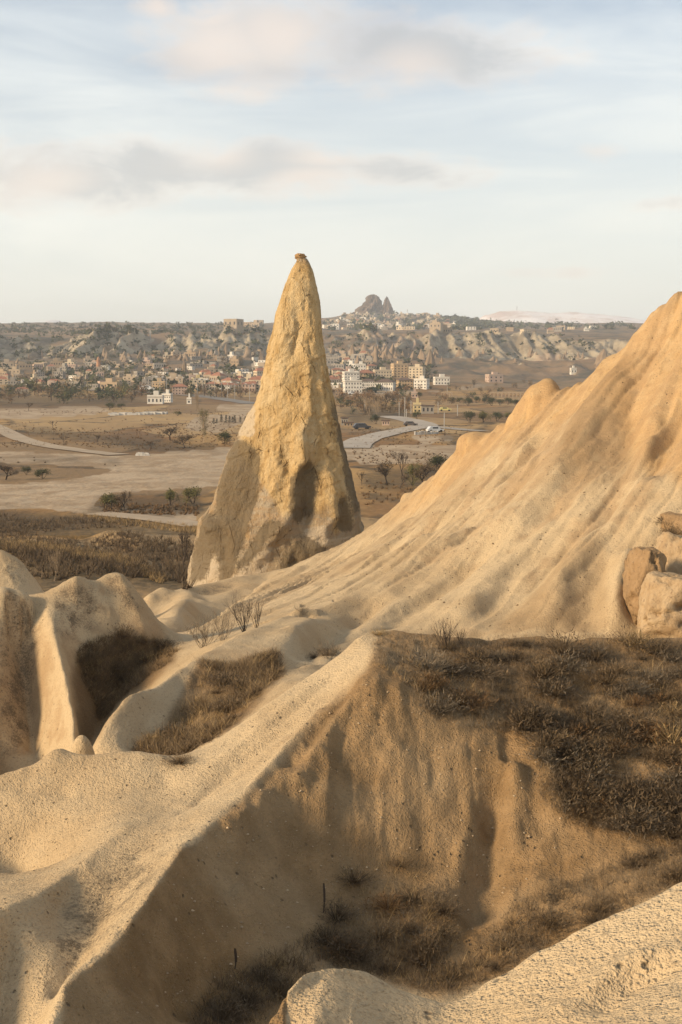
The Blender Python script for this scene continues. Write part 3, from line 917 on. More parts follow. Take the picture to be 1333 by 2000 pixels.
z = z + hill * amp_h * fl * np.clip(slope * 2, 0.4, 1)
brown = soil * (reg == 1) * (y > 13) * (y < 23.5)
z = z + brown * np.clip(slope * 1.5, 0, 1) * (streaks(x, y, -.15, -.99, 0.6, 5, 311) * 0.05 + streaks(x, y, -.1, -.99, 0.22, 6, 312) * 0.022)
pale = (1 - soil) * (reg == 1) * (y > 12)
z = z + pale * np.clip(slope * 1.5, 0, 1) * (streaks(x, y, -.75, -.66, 0.5, 8, 321) * 0.018 + streaks(x, y, -.75, -.66, 0.18, 9, 322) * 0.008)
z = z + st * ((np.abs(r1) - 0.8) * (0.012 + 0.02 * far_r) + r2 * (0.006 + 0.008 * far_r))
z = bumps_at(x, y, z + strokes_at(x, y))
z = z + fbm(x / 3.1, y / 3.1, 4, 71) * 0.05 + fbm(x / 0.55, y / 0.55, 4, 72) * 0.016 * (1 + 2.4 * soil * (y < 30))
z = z + soil * (y < 30) * (ridged(x / 0.35, y / 0.35, 3, 73) * 0.032)
HN = z.reshape(YY.shape)
Vn = np.c_[x, y, z]
# normals of the whole sheet, so that the formations meet without a seam
P3 = Vn.reshape(YY.shape + (3,))
du = np.gradient(P3, axis=1); dv = np.gradient(P3, axis=0)
NN = np.cross(du, dv).reshape(-1, 3)
NN /= np.linalg.norm(NN, axis=1)[:, None] + 1e-12
lich = np.where((reg == 2) | (reg == 1) | (reg == 4) | (reg == 0), sample(LICHEN, px_, py_), 0)
och = np.where(reg == 3, sample(OCHRE, px_, py_), 0)
ny_, nx_ = YY.shape
idx = np.arange(ny_ * nx_).reshape(ny_, nx_)
quads = np.stack([idx[:-1, :-1], idx[:-1, 1:], idx[1:, 1:], idx[1:, :-1]], -1).reshape(-1, 4)
qx = x[quads].mean(1); qy = y[quads].mean(1)
okq = qy > 0
qreg = reg[quads[:, 0]]
names = ['foreground_ridge', 'eroded_ridge', 'tuff_fins', 'tuff_hill', 'ravine']
texts = ['pale rounded tuff ridge across the bottom right corner', 'long eroded ridge with a sunlit flank and a brown scrubby side', 'smooth pale tuff fins with dark lichen at the left', 'tall fluted ochre tuff hill rising to the right edge', 'grassy ravine and low pale banks at the foot of the spire']
far_n = np.clip((y - 70) / 18, 0, 1) * (reg == 4)
dark_n = np.clip(0.62 + 0.5 * fbm(x / 5, y / 8, 4, 55), 0, 1) * (y > 85) * (y < 121)
dry_n = sample(DRY, px_, py_) * (y > 98) * (y < 113)
for k in range(5):
    sel = okq & (qreg == k)
    qs = quads[sel]
    used, inv = np.unique(qs, return_inverse=True)
    qs = inv.reshape(-1, 4)
    if k == 4:
        # pale banks below the spire are tuff, the rest is grassy earth
        fy = y[used][qs].mean(1)
        for part, mt, nm, tx in ((fy < 84, M_TUFF, 'pale_gully', 'pale gully and low wall at the foot of the spire'), (fy >= 84, M_VALLEY, 'ravine', texts[4])):
            q2 = qs[part]
            u2, i2 = np.unique(q2, return_inverse=True)
            uu = used[u2]
            me = mesh_from(nm, Vn[uu], i2.reshape(-1, 4), mt, dict(soil=soil[uu], lichen=lich[uu], ochre=och[uu], litter=litter[uu], stain_shade=stain_shade[uu], dark=dark_n[uu], dry=dry_n[uu], bare=np.zeros(len(uu)), far=np.zeros(len(uu)), rock=np.zeros(len(uu))), NN[uu])
            tag(link(nm, me), tx, kind='structure')
        continue
    me = mesh_from(names[k], Vn[used], qs, M_TUFF, dict(soil=soil[used], lichen=lich[used], ochre=och[used], litter=litter[used], stain_shade=stain_shade[used]), NN[used])
    tag(link(names[k], me), texts[k], kind='structure')


def near_z(x, y):
    """height of the finished near sheet"""
    fx = np.interp(np.asarray(x) / np.asarray(y), sa, np.arange(nx_))
    fy = (np.log(y) - math.log(1.6)) / (math.log(140.0) - math.log(1.6)) * (ny_ - 1)
    return bil(HN, fx, fy)


# ------------------------------------------------------------------ the far sheet
sc_ = axis(0.29, 470, 0.74, 26)
seg = [(138.5, 200, 44), (200, 700, 110), (700, 1150, 80), (1150, 1620, 200), (1620, 3400, 100), (3400, 8900, 26)]
yc = np.concatenate([np.exp(np.linspace(math.log(a), math.log(b), n, endpoint=False)) for a, b, n in seg] + [[8900.0]])
SS, YY2 = np.meshgrid(sc_, yc)
X2 = SS * YY2
x, y = X2.ravel(), YY2.ravel()
z = HCf(x, y) - 0.06 * (y < 141.5) - 4.0 * (y < 138.8)
Vc = np.c_[x, y, z]
pxc, pyc = pixrow(x, y, z)
BARE = polymask([[(-170, 880), (130, 885), (240, 890), (310, 885), (420, 876), (900, 870), (900, 890), (760, 895), (450, 905), (430, 950), (200, 965), (180, 990), (380, 1000), (390, 1030), (250, 1012), (100, 995), (-170, 990), (-170, 940), (40, 945), (150, 935), (240, 915), (60, 905), (-170, 900)],
                 [(-170, 800), (190, 795), (230, 804), (120, 815), (-170, 822)], [(380, 815), (480, 805), (480, 825), (420, 845), (360, 838)],
                 [(690, 870), (900, 880), (900, 905), (700, 905)], [(800, 852), (870, 848), (900, 858), (830, 866)], [(430, 788), (500, 792), (500, 806), (420, 800)],
                 [(650, 765), (860, 762), (930, 752), (1010, 742), (930, 760), (700, 775)]], 1)
DARKM = polymask([[(-170, 898), (60, 900), (240, 905), (230, 898), (60, 893), (-170, 890)], [(170, 1000), (200, 968), (390, 972), (400, 1000), (330, 1010)], [(0, 835), (90, 838), (200, 850), (330, 862), (420, 868), (430, 876), (300, 884), (200, 862), (60, 848)],
                  [(-170, 995), (60, 1000), (250, 1015), (390, 1035), (390, 1140), (300, 1110), (200, 1060), (-170, 1030)], [(700, 930), (830, 910), (870, 920), (820, 960), (720, 960)],
                  [(-170, 770), (240, 775), (300, 788), (200, 796), (-170, 790)], [(660, 800), (790, 790), (800, 815), (690, 830)], [(860, 850), (960, 845), (920, 868), (860, 862)]], 2)
bare = sample(BARE, pxc, pyc) * (y < 900)
dark = np.clip(sample(DARKM, pxc, pyc) * (y < 800), 0, 1) * 0.8
farw = np.clip((y - 760) / 250, 0, 1)
gz = np.gradient(z.reshape(YY2.shape), axis=1) / np.gradient(X2, axis=1)
gy2 = np.gradient(z.reshape(YY2.shape), axis=0) / np.gradient(YY2, axis=0)
sl2 = np.hypot(gz, gy2).ravel()
rock = np.clip(cliffmask(x, y) * 0.55 + np.clip((sl2 - 0.30) * 1.6, 0, 0.8) * (y > 1000) * (y < 2000), 0, 1)
idx = np.arange(len(x)).reshape(YY2.shape)
quads = np.stack([idx[:-1, :-1], idx[:-1, 1:], idx[1:, 1:], idx[1:, :-1]], -1).reshape(-1, 4)
me = mesh_from('valley_floor', Vc, quads, M_VALLEY, dict(bare=bare, dark=dark, far=farw, rock=rock, dry=np.zeros(len(x))))
tag(link('valley_floor', me), 'dry valley floor rising past the town to cliffs and plateau', kind='structure')


HF = z.reshape(YY2.shape)
def ground(px, py, far_only=False):
    """where the line of sight through that spot of the photograph first meets the finished ground"""
    r = ray(px, py)
    s_, t_ = r[0] / r[1], r[2] / r[1]
    for arr, ys, ss in (((HN, ya, sa),) if not far_only else ()) + ((HF, yc, sc_),):
        f = np.interp(s_, ss, np.arange(len(ss)))
        i = min(int(f), len(ss) - 2); a = f - i
        h = arr[:, i] * (1 - a) + arr[:, i + 1] * a
        e = h - t_ * ys
        k = np.nonzero((e[1:] > 0) & (e[:-1] <= 0))[0]
        if len(k):
            k = k[0]
            t = -e[k] / (e[k + 1] - e[k])
            y_ = ys[k] + (ys[k + 1] - ys[k]) * t
            return np.array([s_ * y_, y_, t_ * y_])
    return None


def gz_at(x, y):
    """height of the finished ground under a point"""
    arr, ys, ss = (HN, ya, sa) if y < 139.5 else (HF, yc, sc_)
    fx = np.interp(x / y, ss, np.arange(len(ss))); fy = np.interp(y, ys, np.arange(len(ys)))
    return float(bil(arr, np.array([fx]), np.array([fy]))[0])


def in_poly(px, py, poly):
    ins = False
    n = len(poly)
    for i in range(n):
        x0, y0 = poly[i]; x1, y1 = poly[(i + 1) % n]
        if (y0 > py) != (y1 > py) and px < (x1 - x0) * (py - y0) / (y1 - y0) + x0:
            ins = not ins
    return ins


def spots(poly, n, seed):
    r_ = random.Random(seed)
    xs = [p[0] for p in poly]; ys_ = [p[1] for p in poly]
    out = []
    k = 0
    while len(out) < n and k < n * 30:
        k += 1
        px, py = r_.uniform(min(xs), max(xs)), r_.uniform(min(ys_), max(ys_))
        if in_poly(px, py, poly):
            out.append((px, py))
    return out
# ------------------------------------------------------------------ the rock spire
SD = 75.0
SIL = [(505, 579, 600), (512, 579, 604), (530, 568, 611), (560, 556, 618), (600, 544, 626), (640, 535, 629), (680, 523, 632), (720, 514, 641), (760, 507, 649), (790, 498, 655),
       (815, 483, 660), (850, 468, 668), (900, 447, 681), (950, 428, 693), (1000, 405, 702), (1012, 391, 703), (1035, 388, 706), (1080, 384, 710), (1120, 377, 714), (1142, 374, 716), (1200, 370, 722)]
def spire_mesh():
    na, nh = 300, 380
    rows = np.linspace(505, 1200, nh)
    sil = np.array(SIL, float)
    lf = np.interp(rows, sil[:, 0], sil[:, 1]); rt = np.interp(rows, sil[:, 0], sil[:, 2])
    k = np.array([1, 2, 3, 2, 1.]); k /= k.sum()
    lf[3:-3] = np.convolve(lf, k, 'same')[3:-3]; rt[3:-3] = np.convolve(rt, k, 'same')[3:-3]
    ang = np.linspace(0, 2 * math.pi, na, endpoint=False)      # 0 faces the camera, pi/2 to the right
    RW, AN = np.meshgrid(rows, ang, indexing='ij')
    cx = ((lf + rt) / 2)[:, None]; hw = ((rt - lf) / 2)[:, None]
    depth = SD / F
    # plan outline: a little squarish, with buttresses towards the foot
    foot = np.clip((RW - 760) / 330, 0, 1)
    X = np.sin(AN); Yv = -np.cos(AN)
    sq = (np.abs(X) ** 2.5 + np.abs(Yv) ** 2.5) ** (-1 / 2.5)
    X = X * sq; Yv = Yv * sq
    px = cx + hw * X
    rad = hw * (X ** 2 + Yv ** 2) ** 0.5
    dr = np.zeros_like(RW)
    ST = [([(592, 740), (600, 800), (590, 850), (600, 880), (578, 940), (570, 985), (540, 1030), (505, 1075), (465, 1115)], 15, 13),
          ([(470, 830), (452, 900), (430, 985), (405, 1080)], 9, 16), ([(520, 800), (505, 900), (480, 1000), (470, 1080)], -9, 18), ([(640, 880), (655, 950), (652, 1000), (630, 1070)], 9, 12),
          ([(612, 860), (618, 920), (608, 980), (596, 1040)], -17, 17), ([(585, 880), (580, 950), (560, 1020)], -4, 8), ([(540, 560), (545, 640), (560, 700), (550, 780)], 5, 16),
          ([(575, 560), (590, 640), (570, 690), (550, 740)], -5, 10), ([(620, 600), (625, 700), (640, 800), (665, 900), (680, 980)], 6, 10), ([(550, 850), (545, 920), (525, 1000)], 7, 12),
          ([(600, 1060), (580, 1100), (560, 1130)], -10, 22), ([(430, 950), (440, 1040), (450, 1100)], -6, 12), ([(672, 960), (680, 1030)], -6, 8), ([(640, 700), (652, 790)], -4, 7),
          ([(530, 640), (528, 720), (520, 790)], -4, 8), ([(600, 650), (605, 720), (600, 800)], 4, 9), ([(392, 1015), (420, 1018), (445, 1040)], 4, 7)]
    front = np.cos(AN) > -0.15
    for poly, amp, wid in ST:
        w = np.array(poly, float)
        best = np.full(RW.shape, 1e9); tt = np.zeros(RW.shape)
        wob = 8 * fbm(px / 40.0, RW / 40.0, 3, 31)
        for i in range(len(w) - 1):
            v = w[i + 1] - w[i]; L2 = (v ** 2).sum()
            t = np.clip(((px + wob - w[i, 0]) * v[0] + (RW - w[i, 1]) * v[1]) / L2, 0, 1)
            d2 = (px + wob - w[i, 0] - t * v[0]) ** 2 + (RW - w[i, 1] - t * v[1]) ** 2
            m = d2 < best; best[m] = d2[m]; tt[m] = (i + t[m]) / (len(w) - 1)
        dr += np.where(front, amp * 0.95 * np.exp(-best / wid ** 2) * np.clip(np.minimum(tt, 1 - tt) * 4, 0, 1), 0) * np.clip(np.cos(AN) * 2, 0, 1)
    # the hidden side has the same kind of ribs
    arc = AN * 60
    dr += np.where(front, 0, 1) * foot * 9 * np.sin(AN * 7 + RW / 80)
    qx, qy, qz = hw * X, hw * Yv, RW
    dr += fbm3(qx / 55.0, qy / 55.0, qz / 110.0, 4, 44) * (2.0 + 5.0 * foot) * np.clip(hw / 40, 0.3, 1)
    dr += fbm3(qx / 13.0, qy / 13.0, qz / 28.0, 4, 45) * (0.65 + 0.5 * foot)
    dr += fbm3(qx / 4.5, qy / 4.5, qz / 7.5, 3, 46) * 0.55
    # pits and broken ledges
    dr -= np.clip(fbm3(qx / 14.0, qy / 14.0, qz / 30.0, 3, 47) - 0.42, 0, 1) * 5
    dr += np.clip(fbm3(qx / 40.0, qy / 40.0, qz / 26.0 + qx / 60.0, 3, 48), -0.12, 0.12) * 10 * np.clip((RW - 560) / 100, 0, 1)
    f = 1 + dr / np.maximum(rad, 6)
    x = (cx + hw * X * f - 666.5)
    r0 = np.array([ray(666.5, r_) for r_ in rows])
    zz = (r0[:, 2] / r0[:, 1] * SD)[:, None] * np.ones_like(RW)
    xs = x * SD / F / r0[:, 1][:, None]
    ysv = SD + hw * Yv * 0.92 * f * depth + (RW - 1100) / 600.0 * 0.0
    co = np.c_[xs.ravel(), ysv.ravel(), zz.ravel()]
    idx = np.arange(nh * na).reshape(nh, na)
    nxt = np.roll(idx, -1, axis=1)
    quads = np.stack([idx[:-1], idx[1:], nxt[1:], nxt[:-1]], -1).reshape(-1, 4)
    PX = px.ravel(); PY = RW.ravel()
    fr = (np.cos(AN) > -0.3).ravel()
    gold_sun = polymask([[(575, 510), (612, 520), (632, 640), (645, 720), (660, 800), (672, 880), (690, 960), (690, 1020), (650, 1030), (640, 960), (625, 1000), (600, 960), (560, 1000), (540, 960), (500, 920), (475, 880), (480, 815), (510, 740), (530, 640), (555, 560)]], 6)  # golden weathered rock, plus low sun on the upper shaft painted in
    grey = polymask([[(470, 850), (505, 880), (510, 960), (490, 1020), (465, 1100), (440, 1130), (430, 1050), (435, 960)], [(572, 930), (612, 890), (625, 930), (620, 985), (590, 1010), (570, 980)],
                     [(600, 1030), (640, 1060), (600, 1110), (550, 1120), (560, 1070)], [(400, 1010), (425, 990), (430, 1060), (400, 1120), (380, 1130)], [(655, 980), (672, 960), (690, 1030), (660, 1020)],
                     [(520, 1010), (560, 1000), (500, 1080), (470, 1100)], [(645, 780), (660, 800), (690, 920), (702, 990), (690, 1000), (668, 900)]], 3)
    pale = polymask([[(545, 1040), (530, 1090), (520, 1130), (440, 1135), (500, 1070)], [(380, 1080), (440, 1060), (450, 1130), (375, 1145)], [(600, 1020), (635, 1010), (640, 1060), (590, 1050)], [(640, 1040), (690, 1035), (680, 1070), (640, 1090)],
                     [(470, 800), (500, 790), (500, 850), (470, 850)]], 2)
    g = sample(gold_sun, PX, PY)
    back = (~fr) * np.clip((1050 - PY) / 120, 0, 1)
    me = mesh_from('rock_spire', co, quads[:, ::-1], make_spire_mat(), dict(gold_sun=np.where(fr, g, back), grey=np.where(fr, sample(grey, PX, PY), 0.35), pale=np.where(fr, sample(pale, PX, PY), 0)))
    return me


def make_spire_mat():
    m, T, bs = mat_new('spire_rock')
    tc = T.new('ShaderNodeTexCoord')
    v = tc.outputs['Object']
    big = T.noise(T.mapped(v, (1, 1, 0.5)), 0.55, 4, 0.6)
    mid = T.noise(T.mapped(v, (1, 1, 0.5)), 2.1, 5, 0.68)
    fine = T.noise(v, 8.5, 5, 0.72)
    crk = T.new('ShaderNodeTexVoronoi', feature='DISTANCE_TO_EDGE')
    T.l.new(T.mapped(v, (1, 1, 0.35)), crk.inputs['Vector']); crk.inputs['Scale'].default_value = 1.1
    strata = T.noise(T.mapped(v, (0.5, 0.5, 5), (0.0, 0.45, 0.0)), 1.3, 3, 0.6)
    c = T.mix(T.ramp(big, 0.35, 0.65), (0.42, 0.345, 0.245), (0.35, 0.27, 0.175))
    c = T.mix(T.math('MULTIPLY', T.ramp(strata, 0.42, 0.62), 0.5), c, (0.44, 0.29, 0.155))
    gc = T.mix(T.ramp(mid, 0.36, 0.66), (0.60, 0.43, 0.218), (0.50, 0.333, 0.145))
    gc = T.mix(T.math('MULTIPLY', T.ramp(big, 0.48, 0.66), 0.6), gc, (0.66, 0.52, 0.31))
    gm = T.ramp(T.math('ADD', T.attr('gold_sun'), T.math('MULTIPLY', T.math('SUBTRACT', mid, 0.5), 0.9)), 0.18, 0.75)
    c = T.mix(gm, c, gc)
    vst = T.noise(T.mapped(v, (1, 1, 0.10)), 2.6, 4, 0.6)
    c = T.mix(T.math('MULTIPLY', T.ramp(vst, 0.50, 0.68), 0.55), c, (0.36, 0.225, 0.09))
    c = T.mix(T.math('MULTIPLY', T.ramp(vst, 0.46, 0.32), 0.35), c, (0.64, 0.50, 0.30))
    pm = T.ramp(T.math('ADD', T.attr('pale'), T.math('MULTIPLY', T.math('SUBTRACT', mid, 0.5), 0.9)), 0.35, 0.7)
    c = T.mix(T.math('MULTIPLY', pm, 0.8), c, (0.56, 0.46, 0.33))
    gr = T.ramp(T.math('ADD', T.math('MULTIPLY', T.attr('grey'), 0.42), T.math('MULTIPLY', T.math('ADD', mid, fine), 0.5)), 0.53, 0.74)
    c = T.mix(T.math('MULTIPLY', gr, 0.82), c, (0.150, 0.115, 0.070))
    c = T.mix(T.math('MULTIPLY', T.ramp(fine, 0.55, 0.75), 0.4), c, (0.20, 0.13, 0.065))
    ck = T.math('MULTIPLY', T.ramp(crk.outputs['Distance'], 0.022, 0.0), T.ramp(mid, 0.5, 0.62))
    c = T.mix(T.math('MULTIPLY', ck, 0.7), c, (0.12, 0.07, 0.03))
    T.l.new(c, bs.inputs['Base Color'])
    h = T.math('MULTIPLY', mid, 0.22)
    for q, k_ in ((fine, 0.17), (big, 0.06), (ck, -0.10)):
        h = T.math('MULTIPLY_ADD', q, k_, h)
    bump_chain(T, bs, [(h, 1.0, 1.0)])
    return m


def empty(name, loc):
    o = bpy.data.objects.new(name, None)
    o.empty_display_size = 0.2
    COL.objects.link(o)
    o.location = loc
    return o


def simple_mat(name, c, rough=0.85, var=0.25, scale=1.5, spec=0.2, bump=0.0, c2=None, metal=0.0):
    m, T, bs = mat_new(name)
    tc = T.new('ShaderNodeTexCoord')
    n = T.noise(tc.outputs['Object'], scale, 4, 0.65)
    col = T.mix(T.ramp(n, 0.3, 0.7), tuple(k * (1 - var) for k in c), c2 or tuple(min(1, k * (1 + var)) for k in c))
    oi = T.new('ShaderNodeObjectInfo')
    col = T.mix(T.math('MULTIPLY', oi.outputs['Random'], 0.22), col, (c[0] * 0.45, c[1] * 0.45, c[2] * 0.45))
    T.l.new(col, bs.inputs['Base Color'])
    bs.inputs['Roughness'].default_value = rough
    bs.inputs['Specular IOR Level'].default_value = spec
    bs.inputs['Metallic'].default_value = metal
    if bump:
        bump_chain(T, bs, [(n, 1.0, bump)])
    return m


spire = empty('rock_spire', tuple(at(545, 1140, SD)))
tag(spire, 'tall pointed golden rock spire with a tiny flat cap stone', 'rock spire')
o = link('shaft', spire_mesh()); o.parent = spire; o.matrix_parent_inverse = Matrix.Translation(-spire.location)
# its cap stone
bm = bmesh.new()
c = at(588, 500, SD)
k = SD / F
prof = [(0.0, 7.5), (7.0, 7.2), (10.2, 4.5), (11.5, 1.5), (10.0, -0.5), (8.0, -4.5), (9.0, -12.0), (0.0, -12.0)]
rings = []
for r_, z_ in prof:
    ring = []
    for j in range(18):
        a = 2 * math.pi * j / 18
        rr = r_ * (1 + 0.13 * math.sin(3 * a + z_) + 0.08 * math.cos(5 * a))
        ring.append(bm.verts.new(((c[0] + (rr * math.cos(a) - (1.2 if z_ > -1 else -1.5)) * k), c[1] + rr * math.sin(a) * k, c[2] + (z_ - 3.2 + 0.9 * math.sin(a * 2)) * k)))
    rings.append(ring)
for A_, B_ in zip(rings[:-1], rings[1:]):
    for j in range(18):
        try:
            bm.faces.new((A_[j], B_[j], B_[(j + 1) % 18], A_[(j + 1) % 18]))
        except ValueError:
            pass
bmesh.ops.remove_doubles(bm, verts=bm.verts, dist=0.002)
bmesh.ops.recalc_face_normals(bm, faces=bm.faces)
me = bpy.data.meshes.new('cap_stone'); bm.to_mesh(me); bm.free()
for p in me.polygons: p.use_smooth = True
me.materials.append(simple_mat('cap_rock', (0.30, 0.185, 0.085), 0.95, 0.4, 4.0, bump=0.05))
o = link('cap_stone', me); o.parent = spire; o.matrix_parent_inverse = Matrix.Translation(-spire.location)

# ------------------------------------------------------------------ rocks at the right edge of the hill's foot
def rock_mesh(name, px0, px1, py0, py1, d, thick, seed, mat, nplanes=16):
    """a broken angular block: outline px0..px1, py0..py1 at distance d"""
    r = np.random.default_rng(seed)
    bm = bmesh.new()
    bmesh.ops.create_icosphere(bm, subdivisions=5, radius=1.0)
    co = np.array([v_.co[:] for v_ in bm.verts])
    fc = np.array([[v_.index for v_ in f.verts] for f in bm.faces])
    bm.free()
    n = r.normal(size=(nplanes, 3)); n /= np.linalg.norm(n, axis=1)[:, None]
    n = np.vstack([n, [[1, 0, .1], [-1, 0, .2], [0, -1, .15], [0, 1, 0], [0.1, 0, 1], [.6, -.6, .5], [-.6, -.6, .5]]]); n /= np.linalg.norm(n, axis=1)[:, None]
    dist = r.uniform(0.78, 1.0, len(n)); dist[nplanes:] *= 0.78
    dots = co @ n.T
    rad = np.where(dots > 0.05, dist / np.maximum(dots, 0.05), 9).min(1)
    # soften edges a touch, then weather
    q = co * rad[:, None]
    nz = fbm3(q[:, 0] * 1.6 + seed, q[:, 1] * 1.6, q[:, 2] * 1.6, 4, seed) * 0.07 + fbm3(q[:, 0] * 7 + seed, q[:, 1] * 7, q[:, 2] * 7, 4, seed + 3) * 0.04
    nz -= np.clip(fbm3(q[:, 0] * 3 + seed, q[:, 1] * 3, q[:, 2] * 5, 3, seed + 8) - 0.3, 0, 1) * 0.35
    q = q * (1 + nz)[:, None]
    q[:, 0] /= np.abs(q[:, 0]).max(); q[:, 1] /= np.abs(q[:, 1]).max(); q[:, 2] = (q[:, 2] - q[:, 2].min()) / (q[:, 2].max() - q[:, 2].min())
    k = d / F
    top = at((px0 + px1) / 2, py0, d)
    h = (py1 - py0) * k
    q = q * np.array([(px1 - px0) / 2 * k, thick, h])
    me = mesh_from(name, q, fc, mat, smooth=False)
    o = link(name, me); o.location = (top[0], top[1], top[2] - h)
    return o


def rock_mat(name, a, b, dark):
    m, T, bs = mat_new(name)
    tc = T.new('ShaderNodeTexCoord'); v = tc.outputs['Object']
    mid = T.noise(v, 1.6, 5, 0.7); fine = T.noise(v, 9.0, 5, 0.72)
    c = T.mix(T.ramp(mid, 0.35, 0.65), a, b)
    c = T.mix(T.math('MULTIPLY', T.ramp(fine, 0.52, 0.7), 0.7), c, dark)
    T.l.new(c, bs.inputs['Base Color'])
    bump_chain(T, bs, [(T.math('MULTIPLY_ADD', mid, 0.14, T.math('MULTIPLY', fine, 0.05)), 1.0, 1.0)])
    return m


MR1 = rock_mat('block_rock', (0.34, 0.225, 0.12), (0.27, 0.175, 0.09), (0.13, 0.09, 0.05))
MR2 = rock_mat('pale_block', (0.43, 0.32, 0.195), (0.36, 0.25, 0.14), (0.19, 0.13, 0.08))
for (nm, a, lb) in (('rock_block', (1222, 1316, 1068, 1300, 35.2, 0.8, 3, MR1), 'brown squared rock block with a pitted top at the hill foot'),
                    ('rock_block', (1244, 1400, 1120, 1320, 33.6, 0.9, 8, MR2), 'pale pitted boulder in front of the brown rock blocks'),
                    ('rock_block', (1272, 1420, 1040, 1290, 36.6, 0.9, 14, MR2), 'pointed pale rock behind the brown squared block'),
                    ('rock_block', (1248, 1500, 1000, 1270, 38.4, 1.4, 27, MR1), 'large dark rock mass highest on the slope at the right edge')):
    tag(rock_mesh(nm, *a), lb, 'rock', 'rocks at the foot of the hill')

# ------------------------------------------------------------------ far mountains
def mountain(name, prof, d, depth, mat, label, seed):
    prof = np.array(prof, float)
    n, m = 200, 40
    px = np.linspace(prof[0, 0], prof[-1, 0], n)
    row = np.interp(px, prof[:, 0], prof[:, 1])
    T_ = np.linspace(-1, 1, m)
    co = []
    for j, t in enumerate(T_):
        dd = d + t * depth
        for p, r_ in zip(px, row):
            q = at(p, r_, d)
            zb = at(p, 668, d)[2]
            x = (p - 666.5) / F * d
            z = zb + (q[2] - zb) * (1 - abs(t) ** 1.5)
            co.append((x, dd, z))
    co = np.array(co)
    amp = d / F
    co[:, 2] += (ridged(co[:, 0] / (60 * amp), co[:, 1] / (90 * amp), 4, seed) * 2.6 + fbm(co[:, 0] / (18 * amp), co[:, 1] / (40 * amp), 3, seed) * 0.7) * amp * np.repeat(1 - np.abs(T_), n) ** 0.5
    idx = np.arange(n * m).reshape(m, n)
    quads = np.stack([idx[:-1, :-1], idx[:-1, 1:], idx[1:, 1:], idx[1:, :-1]], -1).reshape(-1, 4)
    o = link(name, mesh_from(name, co, quads, mat))
    tag(o, label, kind='structure')
    return o


def snow_mat():
    m, T, bs = mat_new('snow_patches')
    tc = T.new('ShaderNodeTexCoord'); v = tc.outputs['Object']
    a = T.noise(T.mapped(v, (1, 0.4, 1.5)), 0.0065, 5, 0.65); b = T.noise(v, 0.035, 4, 0.7)
    c = T.mix(T.ramp(T.math('ADD', T.math('MULTIPLY', a, 0.7), T.math('MULTIPLY', b, 0.35)), 0.47, 0.66), (0.92, 0.88, 0.86), (0.60, 0.46, 0.39))
    T.l.new(c, bs.inputs['Base Color'])
    return m


MS = snow_mat()
mountain('snowy_mountain', [(880, 650), (925, 630), (945, 617), (968, 611), (1010, 608), (1060, 612), (1110, 611), (1170, 616), (1225, 624), (1262, 631), (1330, 640), (1450, 655)], 6500, 1000, MS, 'long snow dusted mountain on the right horizon', 4)
mountain('snowy_peak', [(60, 655), (92, 634), (106, 627), (114, 625), (124, 627), (138, 634), (170, 655)], 7800, 700, MS, 'small distant snowy peak on the left horizon', 9)
# mast on the mountain
# ------------------------------------------------------------------ castle rock on the skyline
MCR = rock_mat('castle_rock', (0.19, 0.135, 0.095), (0.12, 0.085, 0.06), (0.05, 0.037, 0.03))
for n_ in MCR.node_tree.nodes:
    if n_.type == 'TEX_NOISE':
        n_.inputs['Scale'].default_value *= 0.035
    if n_.type == 'BUMP':
        n_.inputs['Distance'].default_value = 25.0


def pinnacle(name, prof, d, thick, seed, mat, parent=None, na=72, nh=60, rough=0.13):
    """rock with a given left/right outline: prof rows (py, left, right)"""
    p = np.array(prof, float)
    rows = np.linspace(p[0, 0], p[-1, 0], nh)
    lf = np.interp(rows, p[:, 0], p[:, 1])[:, None]; rt = np.interp(rows, p[:, 0], p[:, 2])[:, None]
    an = np.linspace(0, 2 * math.pi, na, endpoint=False)[None, :]
    t = np.linspace(0, 1, nh)[:, None]
    cx, hw = (lf + rt) / 2, (rt - lf) / 2
    n = fbm(np.cos(an) * 1.6 + seed, np.sin(an) * 1.6 + t * 3, 4, seed) * rough + fbm(np.cos(an) * 5 + seed, np.sin(an) * 5 + t * 9, 4, seed + 1) * rough * 0.7 - np.clip(ridged(np.cos(an) * 3 + seed, np.sin(an) * 3 + t * 2, 3, seed + 2), 0, 1) * rough
    k = d / F
    x = (cx + hw * np.sin(an) * (1 + n) - 666.5) * k
    z = np.array([at(666.5, r_, d)[2] for r_ in rows])[:, None] + 0 * an + fbm(np.cos(an) * 3 + seed, np.sin(an) * 3 + t * 4, 3, seed + 7) * k * 1.5
    y = d - hw * thick * np.cos(an) * (1 + n) * k
    co = np.c_[x.ravel(), (y + 0 * x).ravel(), z.ravel()]
    idx = np.arange(nh * na).reshape(nh, na); nxt = np.roll(idx, -1, 1)
    quads = np.stack([idx[:-1], nxt[:-1], nxt[1:], idx[1:]], -1).reshape(-1, 4)
    top = np.array([[co[:na, 0].mean(), co[:na, 1].mean(), co[:na, 2].max() + k * 0.6]])
    co = np.vstack([co, top])
    capq = np.array([[idx[0, j], idx[0, j], nxt[0, j], nh * na] for j in range(na)])
    base = np.array([co[:, 0].mean(), d, co[:, 2].min()])
    me = bpy.data.meshes.new(name)
    faces = [tuple(int(v_) for v_ in q) for q in quads] + [(nh * na, int(nxt[0, j]), int(idx[0, j])) for j in range(na)]
    me.from_pydata((co - (base if parent is None else 0)).tolist(), [], faces)
    me.materials.append(mat)
    o = link(name, me)
    if parent is not None:
        o.parent = parent; o.matrix_parent_inverse = Matrix.Translation(-parent.location)
    else:
        o.location = base
    return o


